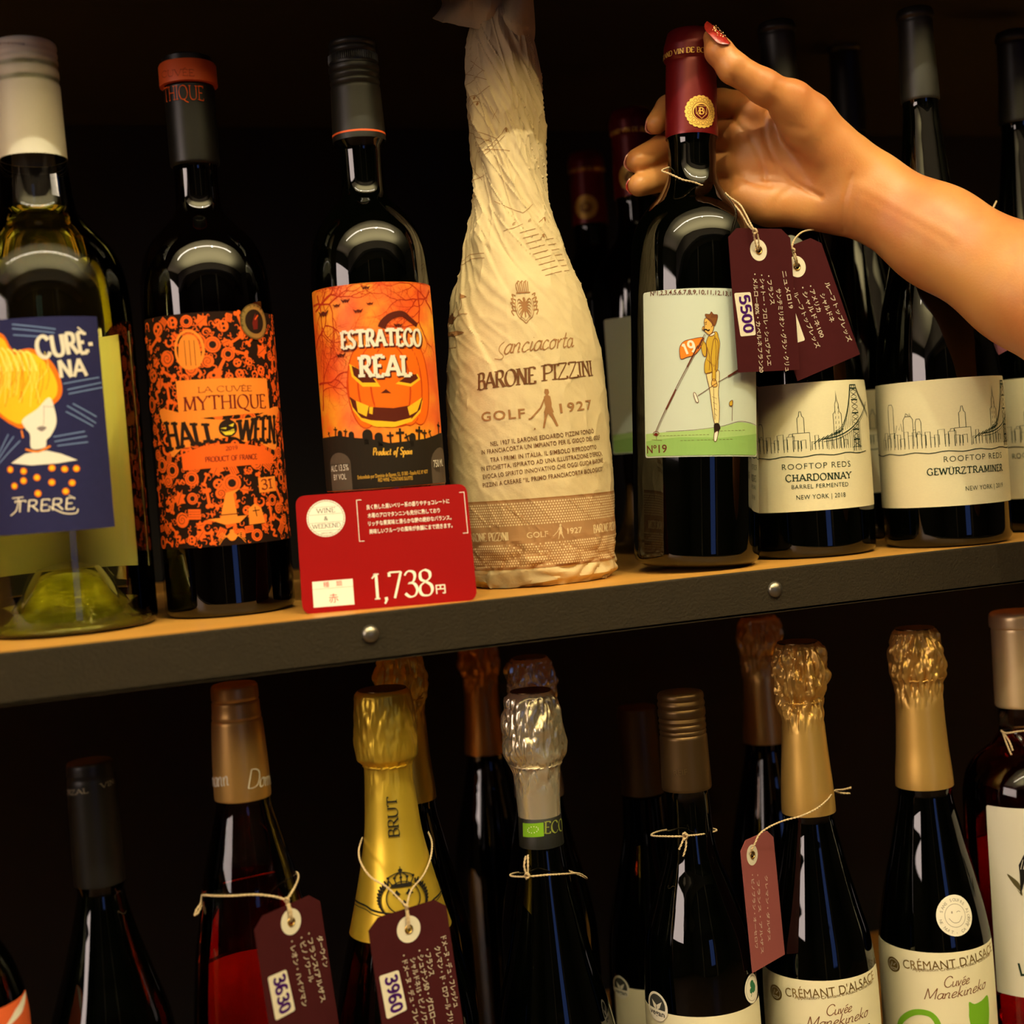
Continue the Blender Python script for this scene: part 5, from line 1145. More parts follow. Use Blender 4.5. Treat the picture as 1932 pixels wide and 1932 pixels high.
# print on the tissue
b = B4; A = Art(); SEP = ink('sepia_print', (0.155, 0.062, 0.024), .75); TANI = ink('tan_print', (0.33, 0.155, 0.06), .75); TANL = ink('tan_light', (0.40, 0.215, 0.095), .75); PAPI = ink('tissue_light', (0.74, 0.57, 0.33), .75)
def band(y_list_top, y_list_bot, m, lay):
    A.poly(Q(b, y_list_top)+Q(b, y_list_bot)[::-1], m, lay)
xs = [860, 880, 905, 935, 970, 1005, 1040, 1075, 1105, 1130, 1148, 1160]
v_t = b.uv(1005, 940)[1]; v_b = b.uv(1005, 1072)[1]; W = b.rref*1000; ua, ub = -math.radians(88)*W, math.radians(88)*W
A.rect(ua, v_b, ub, v_t, TANL, 1)
Hh = v_t-v_b; m1, m2 = v_b+Hh*.36, v_b+Hh*.62
rows_ = [(v_b+1.8, m1-.6), (m2+.6, v_t-2.4)]
for lo, hi in rows_:
    n = int((hi-lo)/1.42)
    for j in range(n+1):
        vv = lo+(hi-lo)*j/n; u = ua+(.8 if j % 2 else 0)
        while u < ub: A.disc(u, vv, .56, PAPI, 2, n=6); u += 1.62
A.rect(ua, v_t-.9, ub, v_t, TANI, 3); A.rect(ua, v_b, ub, v_b+.8, TANI, 3)
def golfer(x, y, s, m, lay):
    P = [(0, 10), (.9, 9.9), (1.1, 9.0), (.7, 8.4), (1.3, 8.0), (1.5, 6.2), (1.4, 5.4), (1.9, 3.9), (1.5, 3.8), (2.4, 1.6), (2.9, .3), (2.3, .2), (1.2, 2.4), (.3, 3.7), (-.3, 2.2), (-.9, 0), (-1.4, 0), (-.8, 2.6), (-.7, 3.8), (-.9, 3.9), (-.3, 5.4), (-.5, 6.4), (-.5, 8), (.1, 8.4), (-.3, 9.1)]
    A.poly([(x+p*s, y+q_*s) for p, q_ in P], m, lay); A.stroke([(x-.3*s, y+7.6*s), (x-1.6*s, y+5.2*s), (x-4.2*s, y+2.7*s), (x-4.9*s, y+2.5*s)], .42*s, m, lay)
for uu, s, w in ((b.uv(898, 1015), 'BARONE PIZZINI', 30), (b.uv(1118, 985), 'BARONE PIZZINI', 30)):
    A.pen(s, uu[0]-(7 if uu[0] < 0 else 0), m1+2.4, 4.6, PAPI, 3, w=w, thick=.2, thin=.08)
g0 = b.uv(1056, 1008); golfer(g0[0], m1+1.0, .86, PAPI, 3)
A.text('GOLF', b.uv(994, 1010)[0], m1+3.0, 4.6, PAPI, 3, w=12.2, off=.01); A.text('1927', b.uv(1069, 1000)[0], m1+3.6, 4.6, PAPI, 3, w=9.6, off=.01)
def tpx(s, p0, p1, c, m, lay=2, **kw): tp(b, A, s, p0, p1, c, m, lay, **kw)
tpx('BARONE', (903, 736), (1010, 723), 29, SEP, 2, thick=.2, thin=.055, slant=.12, gap=.08)
tpx('PIZZINI', (1024, 719), (1118, 709), 28, SEP, 2, thick=.2, thin=.055, slant=.12, gap=.08)
tpx('anciacorta', (949, 669), (1080, 655), 34, TANI, 2, thick=.09, thin=.05, serif=False, slant=.45, gap=.02)
A.stroke(Q(b, [(952, 645), (944, 652), (942, 662), (950, 672), (945, 678), (933, 677)]), .4, TANI, 2, smooth=4)
tx(b, A, 'GOLF', (909, 795), (991, 788), 17, TANI, 2, off=.02, space=1.2); tx(b, A, '1927', (1057, 779), (1117, 771), 17, TANI, 2, off=.02, space=1.2)
gp = b.uv(1034, 807); golfer(gp[0], gp[1], 1.02*(68/pxmm(b, 780))/10, TANI, 2)
A.disc(*b.uv(1009, 809), .5, TANI, 2, n=8)
for s, p0, p1 in (('NEL 1927 IL BARONE EDOARDO PIZZINI FONDÒ', (926, 842), (1120, 817)), ('IN FRANCIACORTA UN IMPIANTO PER IL GIOCO DEL GOLF', (909, 858), (1132, 829)), ('TRA I PRIMI IN ITALIA. IL SIMBOLO RIPRODOTTO', (926, 872), (1125, 847)),
                  ('IN ETICHETTA, ISPIRATO AD UNA ILLUSTRAZIONE D’EPOCA,', (908, 889), (1136, 859)), ('EVOCA LO SPIRITO INNOVATIVO CHE OGGI GUIDA BARONE', (912, 904), (1137, 872)), ('PIZZINI A CREARE “IL PRIMO FRANCIACORTA BIOLOGICO”', (912, 920), (1137, 888))):
    tx(b, A, s, p0, p1, 8.2, SEP, 2, off=.012, space=1.1)
# crest: crowned eagle shield
c = b.uv(990, 580)
s_ = [(-5.6, 5), (-6.2, 0), (-4.6, -5), (-1.6, -7.6), (0, -9), (1.6, -7.6), (4.6, -5), (6.2, 0), (5.6, 5)]
A.stroke([(c[0]+x, c[1]+y) for x, y in s_], .45, TANI, 2, smooth=5); A.stroke([(c[0]+x*.8, c[1]+y*.85) for x, y in s_], .25, TANI, 2, smooth=5)
for sg in (-1, 1):
    for k in range(6): A.stroke([(c[0]+sg*.6, c[1]+2-k*.6), (c[0]+sg*(3.4-.2*k), c[1]+5-k*1.9), (c[0]+sg*(4.6-.3*k), c[1]+3.6-k*1.9)], lambda t: 1.1*(1-.7*t), TANI, 2, smooth=4)
    for k in range(5): A.stroke([(c[0]+sg*(5.6+.4*math.sin(k)), c[1]+7-k*2.2), (c[0]+sg*(8+.5*k % 1.3), c[1]+8-k*2.4), (c[0]+sg*7.2, c[1]+6-k*2.6)], .7, TANI, 2, smooth=4)
A.stroke([(c[0], c[1]+4.6), (c[0], c[1]-5.6)], lambda t: 1.8*(1-.6*t), TANI, 2); A.disc(c[0]-.2, c[1]+5, .9, TANI, 2, n=8)
for k in range(7): A.stroke([(c[0]-4+k*1.2, c[1]+9), (c[0]-5+k*1.4, c[1]+13+(k % 2)*2), (c[0]-3.4+k*1.2, c[1]+15)], .6, TANI, 2, smooth=3)
A.stroke([(c[0]-5, c[1]+8.6), (c[0]+4.6, c[1]+8.4)], .8, TANI, 2)
# old map lines on the neck and shoulder
def ln(P, w=.3, sm_=0): A.stroke(Q(b, P), w, TANI, 2, smooth=sm_)
for P in ([(900, 108), (878, 170)], [(910, 132), (884, 172)], [(924, 162), (888, 200)], [(886, 112), (914, 134)], [(884, 140), (918, 150)], [(892, 70), (884, 110)], [(880, 235), (938, 262)], [(882, 250), (930, 268)], [(889, 215), (893, 330)], [(897, 225), (902, 320)], [(948, 250), (915, 295)], [(952, 255), (922, 292)],
          [(924, 200), (942, 232)], [(938, 205), (928, 224)], [(920, 283), (962, 284)], [(950, 436), (970, 430), (986, 423)], [(934, 380), (946, 386)], [(950, 388), (985, 403), (1004, 386)], [(864, 506), (890, 480), (918, 478)], [(862, 512), (892, 488), (918, 487)], [(890, 350), (914, 330)], [(902, 290), (926, 262)], [(896, 300), (910, 340)]): ln(P, .28, 0)
for k in range(9): ln([(980+k*6, 440+k*10), (1008+k*6, 432+k*10)], .3)
for k in range(7): ln([(1030+k*5, 452+k*10), (1042+k*5, 450+k*10)], .3)
for x, y in ((898, 185), (903, 196), (893, 222), (955, 245), (897, 365), (1024, 415), (1026, 446)): A.disc(*b.uv(x, y), 1.2, TANI, 2, n=7); ln([(x-8, y+5), (x, y-5), (x+7, y+6)], .4, 3)
tpx('he', (960, 428), (972, 424), 10, TANI, 2, thick=.1, thin=.07, serif=False, slant=.3); tpx('ey', (994, 420), (1004, 417), 9, TANI, 2, thick=.1, thin=.07, serif=False, slant=.3)
for P in ([(846, 622), (856, 600), (866, 570)], [(850, 625), (866, 596), (884, 592)], [(842, 640), (868, 626), (880, 628)], [(840, 600), (852, 594), (862, 602), (850, 612)], [(874, 554), (876, 575), (868, 592)], [(842, 660), (862, 655)]): ln(P, .35, 3)
A.poly(Q(b, [(846, 606), (856, 590), (864, 600), (856, 612)]), SEP, 2); A.poly(Q(b, [(848, 628), (866, 624), (880, 628), (862, 634), (848, 634)]), TANI, 2); A.poly(Q(b, [(872, 552), (882, 560), (874, 564)]), TANI, 2)
A.build('print', f4, b.root, 1.4, 1.6, eps=0.00004, base=0.00018)
# ------------------------------------------------------------------ price card
def frame_from(P0, X, Y):
    X = X.normalized(); Z = X.cross(Y).normalized(); Y = Z.cross(X); m = Matrix((X, Y, Z)).transposed().to_4x4(); m.translation = P0; return m
def on_plane(px, py, Mx):
    d = ray(px, py); n = Mx.to_3x3()@Vector((0, 0, 1)); t = (Mx.translation-CAMLOC).dot(n)/d.dot(n); p = Mx.inverted()@(CAMLOC+d*t); return p.x*1000, p.y*1000
def slab(name, outline, th, m, parent, holes=()):
    """a flat card: outline in mm, extruded by th (mm) towards -z"""
    A_ = Art(); A_.poly(outline, m, 0, holes); bm = bmesh.new(); V, T, _, _ = A_.items[0]
    top = [bm.verts.new((x/1000, y/1000, 0)) for x, y in V]; bo = [bm.verts.new((x/1000, y/1000, -th/1000)) for x, y in V]
    for t in T: bm.faces.new([top[i] for i in t]); bm.faces.new([bo[i] for i in t[::-1]])
    k = 0
    for loop in [outline]+list(holes):
        n = len(loop)
        for i in range(n): bm.faces.new((top[k+i], bo[k+i], bo[k+(i+1) % n], top[k+(i+1) % n]))
        k += n
    bmesh.ops.recalc_face_normals(bm, faces=bm.faces); return obj(name, bm, m, parent)
def round_poly(P, r):
    out = []; n = len(P)
    for i in range(n):
        p = Vector(P[i]); a = (Vector(P[i-1])-p).normalized(); c = (Vector(P[(i+1) % n])-p).normalized()
        for t in np.linspace(0, 1, 7):
            q0, q1 = p+a*r, p+c*r; out.append(tuple(((1-t)**2)*q0+2*t*(1-t)*p+t*t*q1))
    return out
def plane_between(P):                                              # a point of the shelf top behind a pixel
    d = ray(*P); t = -CAMLOC.z/d.z; return CAMLOC+d*t
bl, br = plane_between((571, 1159.5)), plane_between((901, 1132))
ct = empty('price_card'); tag(ct, 'red price card reading 1,738 yen standing in front of the pumpkin-label bottle', 'price card')
up = (Vector((0, 0, 1))+Vector((-(br-bl).y, (br-bl).x, 0)).normalized()*0.30)
Mc = frame_from(bl, br-bl, up); ct.matrix_world = Mc
CARD = mat('red_card', (0.26, 0.0015, 0.002), 0.5, spec=0.06)
corners = [on_plane(x, y, Mc) for x, y in ((571, 1160), (901, 1133), (885, 911), (556, 937))]
hgt = (corners[2][1]+corners[3][1])/2; wid = corners[1][0]
slab('card', round_poly([(0, 0), (wid, 0), (wid, hgt), (0, hgt)], 5.5), 0.5, CARD, ct)
A = Art(); CW = ink('card_white', (0.86, 0.80, 0.70)); CK_ = ink('card_black', (0.03, 0.025, 0.02)); P = lambda x, y: on_plane(x, y, Mc)
def tc_(s, p0, p1, cap, m, lay=2, **kw):
    a, c = P(*p0), P(*p1); A.text(s, a[0], a[1], cap, m, lay, w=math.hypot(c[0]-a[0], c[1]-a[1]), **kw)
lg = P(615, 978); r = (P(652, 978)[0]-P(579, 978)[0])/2
A.disc(lg[0], lg[1], r, CW, 1, n=48); A.ring(lg[0], lg[1], r*.93, .22, CK_, 2, n=48)
for k in range(40): a = 2*PI*k/40; A.stroke([(lg[0]+r*.93*math.cos(a), lg[1]+r*.93*math.sin(a)), (lg[0]+r*math.cos(a), lg[1]+r*math.sin(a))], .12, CK_, 2)
for q_ in (.62, .22, -.22, -.66): w_ = r*.9*math.sqrt(1-(q_/.95)**2); A.stroke([(lg[0]-w_, lg[1]+r*q_), (lg[0]+w_, lg[1]+r*q_)], .13, CK_, 2)
A.pen('WINE', lg[0]+.2, lg[1]+r*.30, r*.25, CK_, 3, w=r*.95, align='C', thick=.13, thin=.06); A.text('&', lg[0], lg[1]-r*.12, r*.34, CK_, 3, align='C'); A.pen('WEEKEND', lg[0], lg[1]-r*.52, r*.23, CK_, 3, w=r*1.45, align='C', thick=.13, thin=.06); A.text('SINCE 2021', lg[0], lg[1]-r*.84, r*.13, CK_, 3, align='C')
bx0, bx1 = P(673, 950)[0], P(876, 935)[0]; by1, by0 = P(675, 943)[1], P(680, 1022)[1]
for sx, x in ((1, bx0), (-1, bx1)): A.stroke([(x+sx*2.6, by1-.2), (x, by1-.2)], .32, CW, 2); A.stroke([(x, by1), (x, by0)], .32, CW, 2); A.stroke([(x, by0+.2), (x+sx*2.6, by0+.2)], .32, CW, 2)
for k, (s, p0, p1) in enumerate((('良く熟した黒いベリー系の香りやチョコレートに', (692, 961), (848, 950)), ('木苺のアロマタンニンも充分に熟しており', (694, 977), (830, 967)), ('リッチな果実味と滑らかな酸の絶妙なバランス。', (695, 992), (852, 981)), ('美味しいフルーツの風味が余韻にまで続きます。', (697, 1007), (854, 996)))):
    tc_(s, p0, p1, 2.9, CW, 2, off=.012)
p = [P(589, 1098), P(665, 1092), P(669, 1141), P(592, 1146)]; y_top = (p[0][1]+p[1][1])/2; y_bot = (p[2][1]+p[3][1])/2; x0, x1 = (p[0][0]+p[3][0])/2, (p[1][0]+p[2][0])/2
A.rect(x0, y_bot, x1, y_top, CW, 1); yl = y_bot+(y_top-y_bot)*.70; A.stroke([(x0, yl), (x1, yl)], .12, CARD, 2)
RD = ink('card_red', (0.45, 0.02, 0.02)); A.text('種　類', (x0+x1)/2, yl+.9, 3.4, RD, 2, align='C'); A.text('赤', (x0+x1)/2, y_bot+2.2, 5.4, RD, 2, align='C')
a, c = P(702, 1132), P(818, 1121); cap = (P(760, 1077)[1]-P(760, 1126)[1]); A.pen('1,738', a[0], a[1], cap, CW, 2, w=c[0]-a[0], thick=.115, thin=.05, gap=.07)
a, c = P(823, 1119), P(841, 1117); A.text('円', a[0], a[1], (c[0]-a[0])*1.1, CW, 2, w=c[0]-a[0], off=.012)
A.build('print', lambda u, v, o: Vector((u, v, o)), ct, None)
# ------------------------------------------------------------------ hanging tags
def hang_tag(label, corners, depths, lines, price=None, stick=None, ring_px=None, string=(), tie=None, ring_r=6.8, bend=0.0, sticker_only=None, knot=None, nm='price_tag', ink_=None, card=None):
    """corners: pixels of top-left, top-right and bottom-left of the card, the tag hangs in the plane through them"""
    P0, P1, P2 = [at(c[0], c[1], d) for c, d in zip(corners[:3], depths)]
    t = empty(nm); tag(t, label, 'tag')
    X = (P1-P0); Y = (P0-P2); X = (X - Y.normalized()*X.dot(Y.normalized())); m = frame_from(P2, X, Y); t.matrix_world = m; mi = m.inverted()
    W = X.length*1000; H = Y.length*1000; c = min(W*.25, 6.5)
    rp = on_plane(ring_px[0], ring_px[1], m); rr = ring_r
    hole = [(rp[0]+1.9*math.cos(2*PI*k/18), rp[1]+1.9*math.sin(2*PI*k/18)) for k in range(18)]
    out = [(0, 0), (W, 0), (W, H-c*.8), (W-c, H), (c, H), (0, H-c*.8)]
    bw = (lambda u, v, o: Vector((u, v, o+bend*((u*1000/W-.5)**2*-4+1)*.001))) if bend else (lambda u, v, o: Vector((u, v, o)))
    A = Art(); cm = card or TAGCARD; A.poly(out, cm, 0, [hole[::-1]])
    slab('card', out, 0.35, cm, t, [hole[::-1]])
    A = Art(); ho = [(rp[0]+rr*math.cos(2*PI*k/36), rp[1]+rr*math.sin(2*PI*k/36)) for k in range(36)]
    o = slab('reinforcement_ring', ho, 0.12, WHITEP, t, [hole[::-1]]); o.location = (0, 0, 0.00014)
    bm = bmesh.new()
    tube(bm, [Vector(((rp[0]+2.0*math.cos(2*PI*k/28))/1000, (rp[1]+2.0*math.sin(2*PI*k/28))/1000, 0.0003)) for k in range(29)], 0.00055, 8, False); obj('eyelet', bm, BRASS, t)
    A = Art(); wi = ink_ or ink('white_pen', (0.62, 0.52, 0.42))
    for s, start, end, size in lines:                                # lines run down the card, glyphs turned
        a, e = on_plane(start[0], start[1], m), on_plane(end[0], end[1], m); L = math.hypot(e[0]-a[0], e[1]-a[1]); adv = 0
        V, T = text_tris(s, 0.012, 0.0, 1.0)
        A.text(s, a[0], a[1], size, wi, 1, w=L, off=.012, rot=math.atan2(e[1]-a[1], e[0]-a[0]))
    if lines: A.build('handwriting', lambda u, v, o: Vector((u, v, o)), t, None)
    if stick:
        S = [on_plane(x, y, m) for x, y in stick]; o = slab('price_sticker', round_poly(S, 1.3), 0.1, WHITEP, t); o.location = (0, 0, 0.00012)
        if price:
            A = Art(); mid0 = ((S[0][0]*.45+S[1][0]*.55), (S[0][1]*.45+S[1][1]*.55)); a = Vector(S[0]).lerp(Vector(S[1]), .28); e = Vector(S[3]).lerp(Vector(S[2]), .28); d = (e-a); L = d.length; a = a+d*.08; wd = (Vector(S[1])-Vector(S[0])).length
            A.pen(price, a.x, a.y, wd*.56, INKP, 1, w=L*.84, thick=.23, thin=.2, serif=False, rot=math.atan2(d.y, d.x), mono=True, gap=.16)
            A.build('numerals', lambda u, v, o_: Vector((u, v, o_+.00006)), o, None)
    for pts in string:
        bm = bmesh.new(); string_mesh(bm, densify([mi@(p if isinstance(p, Vector) else at(*p)) for p in pts]), 0.00062, 1); obj('twine', bm, TWINE, t)
    return t, m
def around(b, py, a0, a1, dr=0.0012, n=14, dz=0.0, dpy=0.0, tilt=0.0):
    """world points on a loop about a bottle; angles in degrees from the camera side, positive to the right"""
    out = []
    for k in range(n+1):
        a = math.radians(a0+(a1-a0)*k/n); z = b.z(py)+dz*k/n+tilt*math.sin(a); r = b.r(z)+dr; out.append(b.M@Vector((r*math.cos(b.face+a), r*math.sin(b.face+a), z)))
    return out
ln1 = 1.0
hang_tag('plum price tag 5500 hanging at the shoulder of the held golfer bottle', [(1373, 430), (1490, 434), (1393, 703)], (0.0185, 0.0265, 0.0185),
    [('ニュメロ19', (1475, 512), (1489, 583), 4.4), ('サンテミリオン・グラン・クリュ', (1464, 545), (1482, 701), 4.4), ('・フランス', (1446, 520), (1454, 575), 4.2), ('・シャトー・フロレ・シュヴァレエ', (1433, 518), (1448, 690), 4.0), ('・メルロー80%・カベルネフラン20', (1420, 516), (1433, 703), 4.0)],
    '5500', [(1385, 553), (1416, 551), (1426, 632), (1397, 635)], (1431, 472), [], ring_r=6.2)
DR = 0.0
def sub_string(t, lists, mat_=TWINE):
    mi = t.matrix_world.inverted() if t is not None else Matrix()
    for pts in lists:
        bm = bmesh.new(); string_mesh(bm, densify([mi@(p if isinstance(p, Vector) else at(*p)) for p in pts]), 0.00062, 1); obj('twine', bm, mat_, t)
T1 = [o for o in bpy.data.objects if o.name.startswith('price_tag')][0]
def knot(x, y, d, s=1.0): return [(x-3*s, y-3*s, d), (x+3*s, y-1*s, d-.0012), (x+1*s, y+4*s, d), (x-3*s, y+1*s, d+.001), (x, y-4*s, d-.0008), (x+4*s, y+1*s, d), (x-1*s, y+5*s, d-.001)]
sub_string(T1, [[(1262, 316, 0.0640), (1249, 322, 0.0560), (1264, 328, 0.0490), (1288, 339, 0.0445), (1312, 345, 0.0435), (1345, 360, 0.0440), (1376, 378, 0.0430), (1396, 399, 0.0320), (1412, 425, 0.0205), (1424, 436, 0.0170)],
                [(1368, 364, 0.0440), (1378, 373, 0.0420), (1396, 386, 0.0360), (1407, 404, 0.0250), (1417, 424, 0.0180), (1424, 436, 0.0170)], knot(1424, 436, .0165, 1.1),
                [(1422, 438, 0.0170), (1424, 452, 0.0180), (1428, 468, 0.0197), (1430, 473, 0.0225)], [(1427, 438, 0.0170), (1431, 452, 0.0180), (1432, 466, 0.0197), (1431, 473, 0.0225)]])
t2_, m2_ = hang_tag('plum price tag half hidden behind the 5500 tag, in front of the skyline bottle', [(1424, 489), (1551, 462), (1505, 719)], (0.0325, 0.036, 0.0305),
    [('ルーフトップレッズ', (1556, 534), (1600, 646), 4.0), ('シャルドネ', (1547, 556), (1567, 609), 4.4), ('・アメリカ', (1525, 540), (1542, 590), 4.2), ('・シャルドネ100', (1510, 543), (1548, 638), 4.2), ('・ルーフトップレッズ', (1493, 545), (1540, 658), 4.0)],
    None, [(1462, 589), (1496, 577), (1519, 642), (1486, 652)], (1503, 503), ring_r=6.4)
sub_string(t2_, [[(1560, 436, .055), (1537, 434, .048), (1516, 437, .041), (1502, 448, .035), (1495, 462, .031), (1496, 476, .0305), (1500, 490, .0305), (1502, 503, .034)], knot(1497, 472, .030, .7), [(1497, 474, .0305), (1503, 488, .0305), (1504, 503, .034)]])
t3_, m3_ = hang_tag('price tag hanging right of the forearm, mostly covered by it', [(1782, 486), (1884, 448), (1858, 685)], (0.026, 0.030, 0.026), [], '5', [(1819, 592), (1838, 585), (1852, 628), (1833, 634)], (1830, 500), card=mat('lit_plum_card', (0.20, 0.055, 0.09), 0.75))  # plum card with the light on it mixed into a paler colour
sub_string(t3_, [[(1880, 380, .055), (1855, 430, .035), (1838, 470, .026), (1830, 498, .026)]])
t4_, m4_ = hang_tag('plum price tag 3630 with brass eyelet on the rosé flute bottle', [(477, 1736), (600, 1676), (522, 2026)], (0.012, 0.034, 0.010),
    [('ダーウイン', (598, 1768), (611, 1827), 4.2), ('・フランス/アルザス', (578, 1762), (606, 1892), 4.2), ('・ピノノワール', (564, 1770), (584, 1855), 4.2), ('・レオン・ハイツマン', (546, 1777), (571, 1901), 4.2)],
    '3630', [(505, 1844), (540, 1829), (557, 1906), (520, 1926)], (549, 1739), ring_r=6.6)
sub_string(t4_, [[(381, 1690, .064), (388, 1689, .049), (405, 1690, .040), (440, 1690, .0335), (480, 1688, .0315), (515, 1691, .0285), (541, 1698, .0235)], [(541, 1698, .0235), (556, 1674, .030), (563, 1655, .045), (558, 1645, .064), (535, 1642, .080), (470, 1655, .0925), (410, 1670, .088), (385, 1684, .074), (381, 1690, .064)],
                 knot(541, 1698, .023), [(540, 1700, .0235), (545, 1718, .0215), (548, 1736, .0225), (549, 1740, .026)], [(543, 1700, .0235), (549, 1718, .0215), (551, 1734, .0225), (550, 1740, .026)], [(381, 1690, .064), (379, 1704, .060), (371, 1716, .058), (367, 1728, .057)], [(381, 1690, .064), (381, 1706, .060), (377, 1716, .058), (371, 1726, .057)]])
t5_, m5_ = hang_tag('plum price tag 3960 hanging before the gold-foil BRUT bottle', [(692.4, 1737.5), (840, 1695.5), (736, 2037)], (0.016, 0.026, 0.012),
    [('ドメーヌ・デュ・フレッシュ', (832, 1768), (857, 1901), 4.0), ('クレマン・ド・ロワール ブリュット', (820, 1787), (852, 1962), 4.0), ('・フランス', (801, 1792), (810, 1842), 4.2), ('・シュナン50・グロロー30', (786, 1794), (818, 1950), 4.2), ('シャルドネ15・ピノノワール', (774, 1809), (802, 1950), 3.8), ('・ドメーヌ・デュ・フレッシュ', (757, 1803), (788, 1962), 3.8)],
    '3960', [(715, 1842), (752, 1830), (768, 1905), (730, 1923)], (771, 1753), ring_r=7.0)
sub_string(t5_, [[(684, 1580, .066), (677, 1605, .054), (682, 1630, .042), (700, 1655, .034), (730, 1674, .0275), (757, 1700, .022), (767, 1711, .0195)], [(808, 1570, .070), (815, 1590, .060), (812, 1620, .048), (799, 1651, .038), (776, 1680, .0275), (767, 1711, .0195)], knot(767, 1711, .019, .7),
                 [(766, 1712, .0195), (768, 1730, .0185), (770, 1750, .019), (771, 1754, .023)], [(768, 1712, .0195), (771, 1730, .0185), (772, 1748, .019), (771, 1754, .023)]])
t6_, m6_ = hang_tag('plum price tag tinted as strongly lit, seen at an angle, left of the gold-foil sparkling bottle', [(1396, 1590), (1459, 1577), (1420, 1836)], (0.028, 0.046, 0.024),
    [('クレマン・ダルザス', (1443, 1652), (1449, 1776), 3.6), ('・フランス・アルザス', (1427, 1650), (1436, 1800), 3.6), ('・ピノブラン・オーセロワ', (1417, 1650), (1425, 1790), 3.6)],
    None, None, (1419, 1613), ring_r=6.0, card=mat('strong_lit_plum_card', (0.30, 0.075, 0.075), 0.6), ink_=ink('pale_pen', (.62, .45, .40)))  # plum card again, its strong light put into the pinker colour
sub_string(t6_, [[(1420, 1613, .036), (1417, 1606, .030), (1424, 1592, .028), (1433, 1574, .0285), (1452, 1560, .030), (1480, 1548, .033), (1510, 1540, .030), (1540, 1526, .031), (1562, 1508, .036), (1574, 1492, .048), (1590, 1490, .057), (1606, 1486, .058)], [(1574, 1492, .055), (1586, 1496, .056), (1604, 1497, .054)]])
def loose_twine(label, lists):
    t = empty('twine_loop', at(*lists[0][0])); bpy.context.view_layer.update(); tag(t, label, 'string'); sub_string(t, lists); return t
bpy.context.view_layer.update()
loose_twine('knotted twine round the neck of the crinkled silver-foil bottle', [[(1064, 1640, .078), (1010, 1642, .080), (968, 1648, .066), (966, 1653, .052), (994, 1654, .0395), (1030, 1651, .0385), (1066, 1649, .043), (1092, 1648, .055), (1107, 1657, .066), (1092, 1650, .076), (1064, 1640, .078)], knot(994, 1652, .038, 1.2), [(994, 1652, .039), (989, 1634, .039), (992, 1615, .040)], [(996, 1652, .038), (996, 1632, .038), (996, 1613, .040)]])
loose_twine('pale knotted twine round the neck of the bronze-capped bottle', [[(1290, 1562, .072), (1245, 1568, .066), (1229, 1576, .054), (1256, 1578, .042), (1286, 1578, .0365), (1296, 1577, .0365), (1325, 1574, .041), (1352, 1567, .052), (1335, 1562, .066), (1290, 1562, .072)], knot(1292, 1577, .0355, 1.4), [(1291, 1580, .036), (1286, 1592, .0355), (1281, 1603, .036)], [(1294, 1580, .036), (1294, 1598, .0355), (1289, 1616, .036)]])
loose_twine('thin twine at the neck of the ruby rosé bottle, right edge', [[(1890, 1380, .046), (1900, 1383, .038), (1922, 1380, .033), (1950, 1378, .033), (1985, 1384, .044), (1990, 1380, .06), (1940, 1372, .07), (1895, 1376, .062), (1890, 1380, .046)], [(1892, 1382, .044), (1899, 1402, .037), (1908, 1424, .030)], [(1893, 1382, .043), (1904, 1398, .034), (1911, 1416, .030)]])
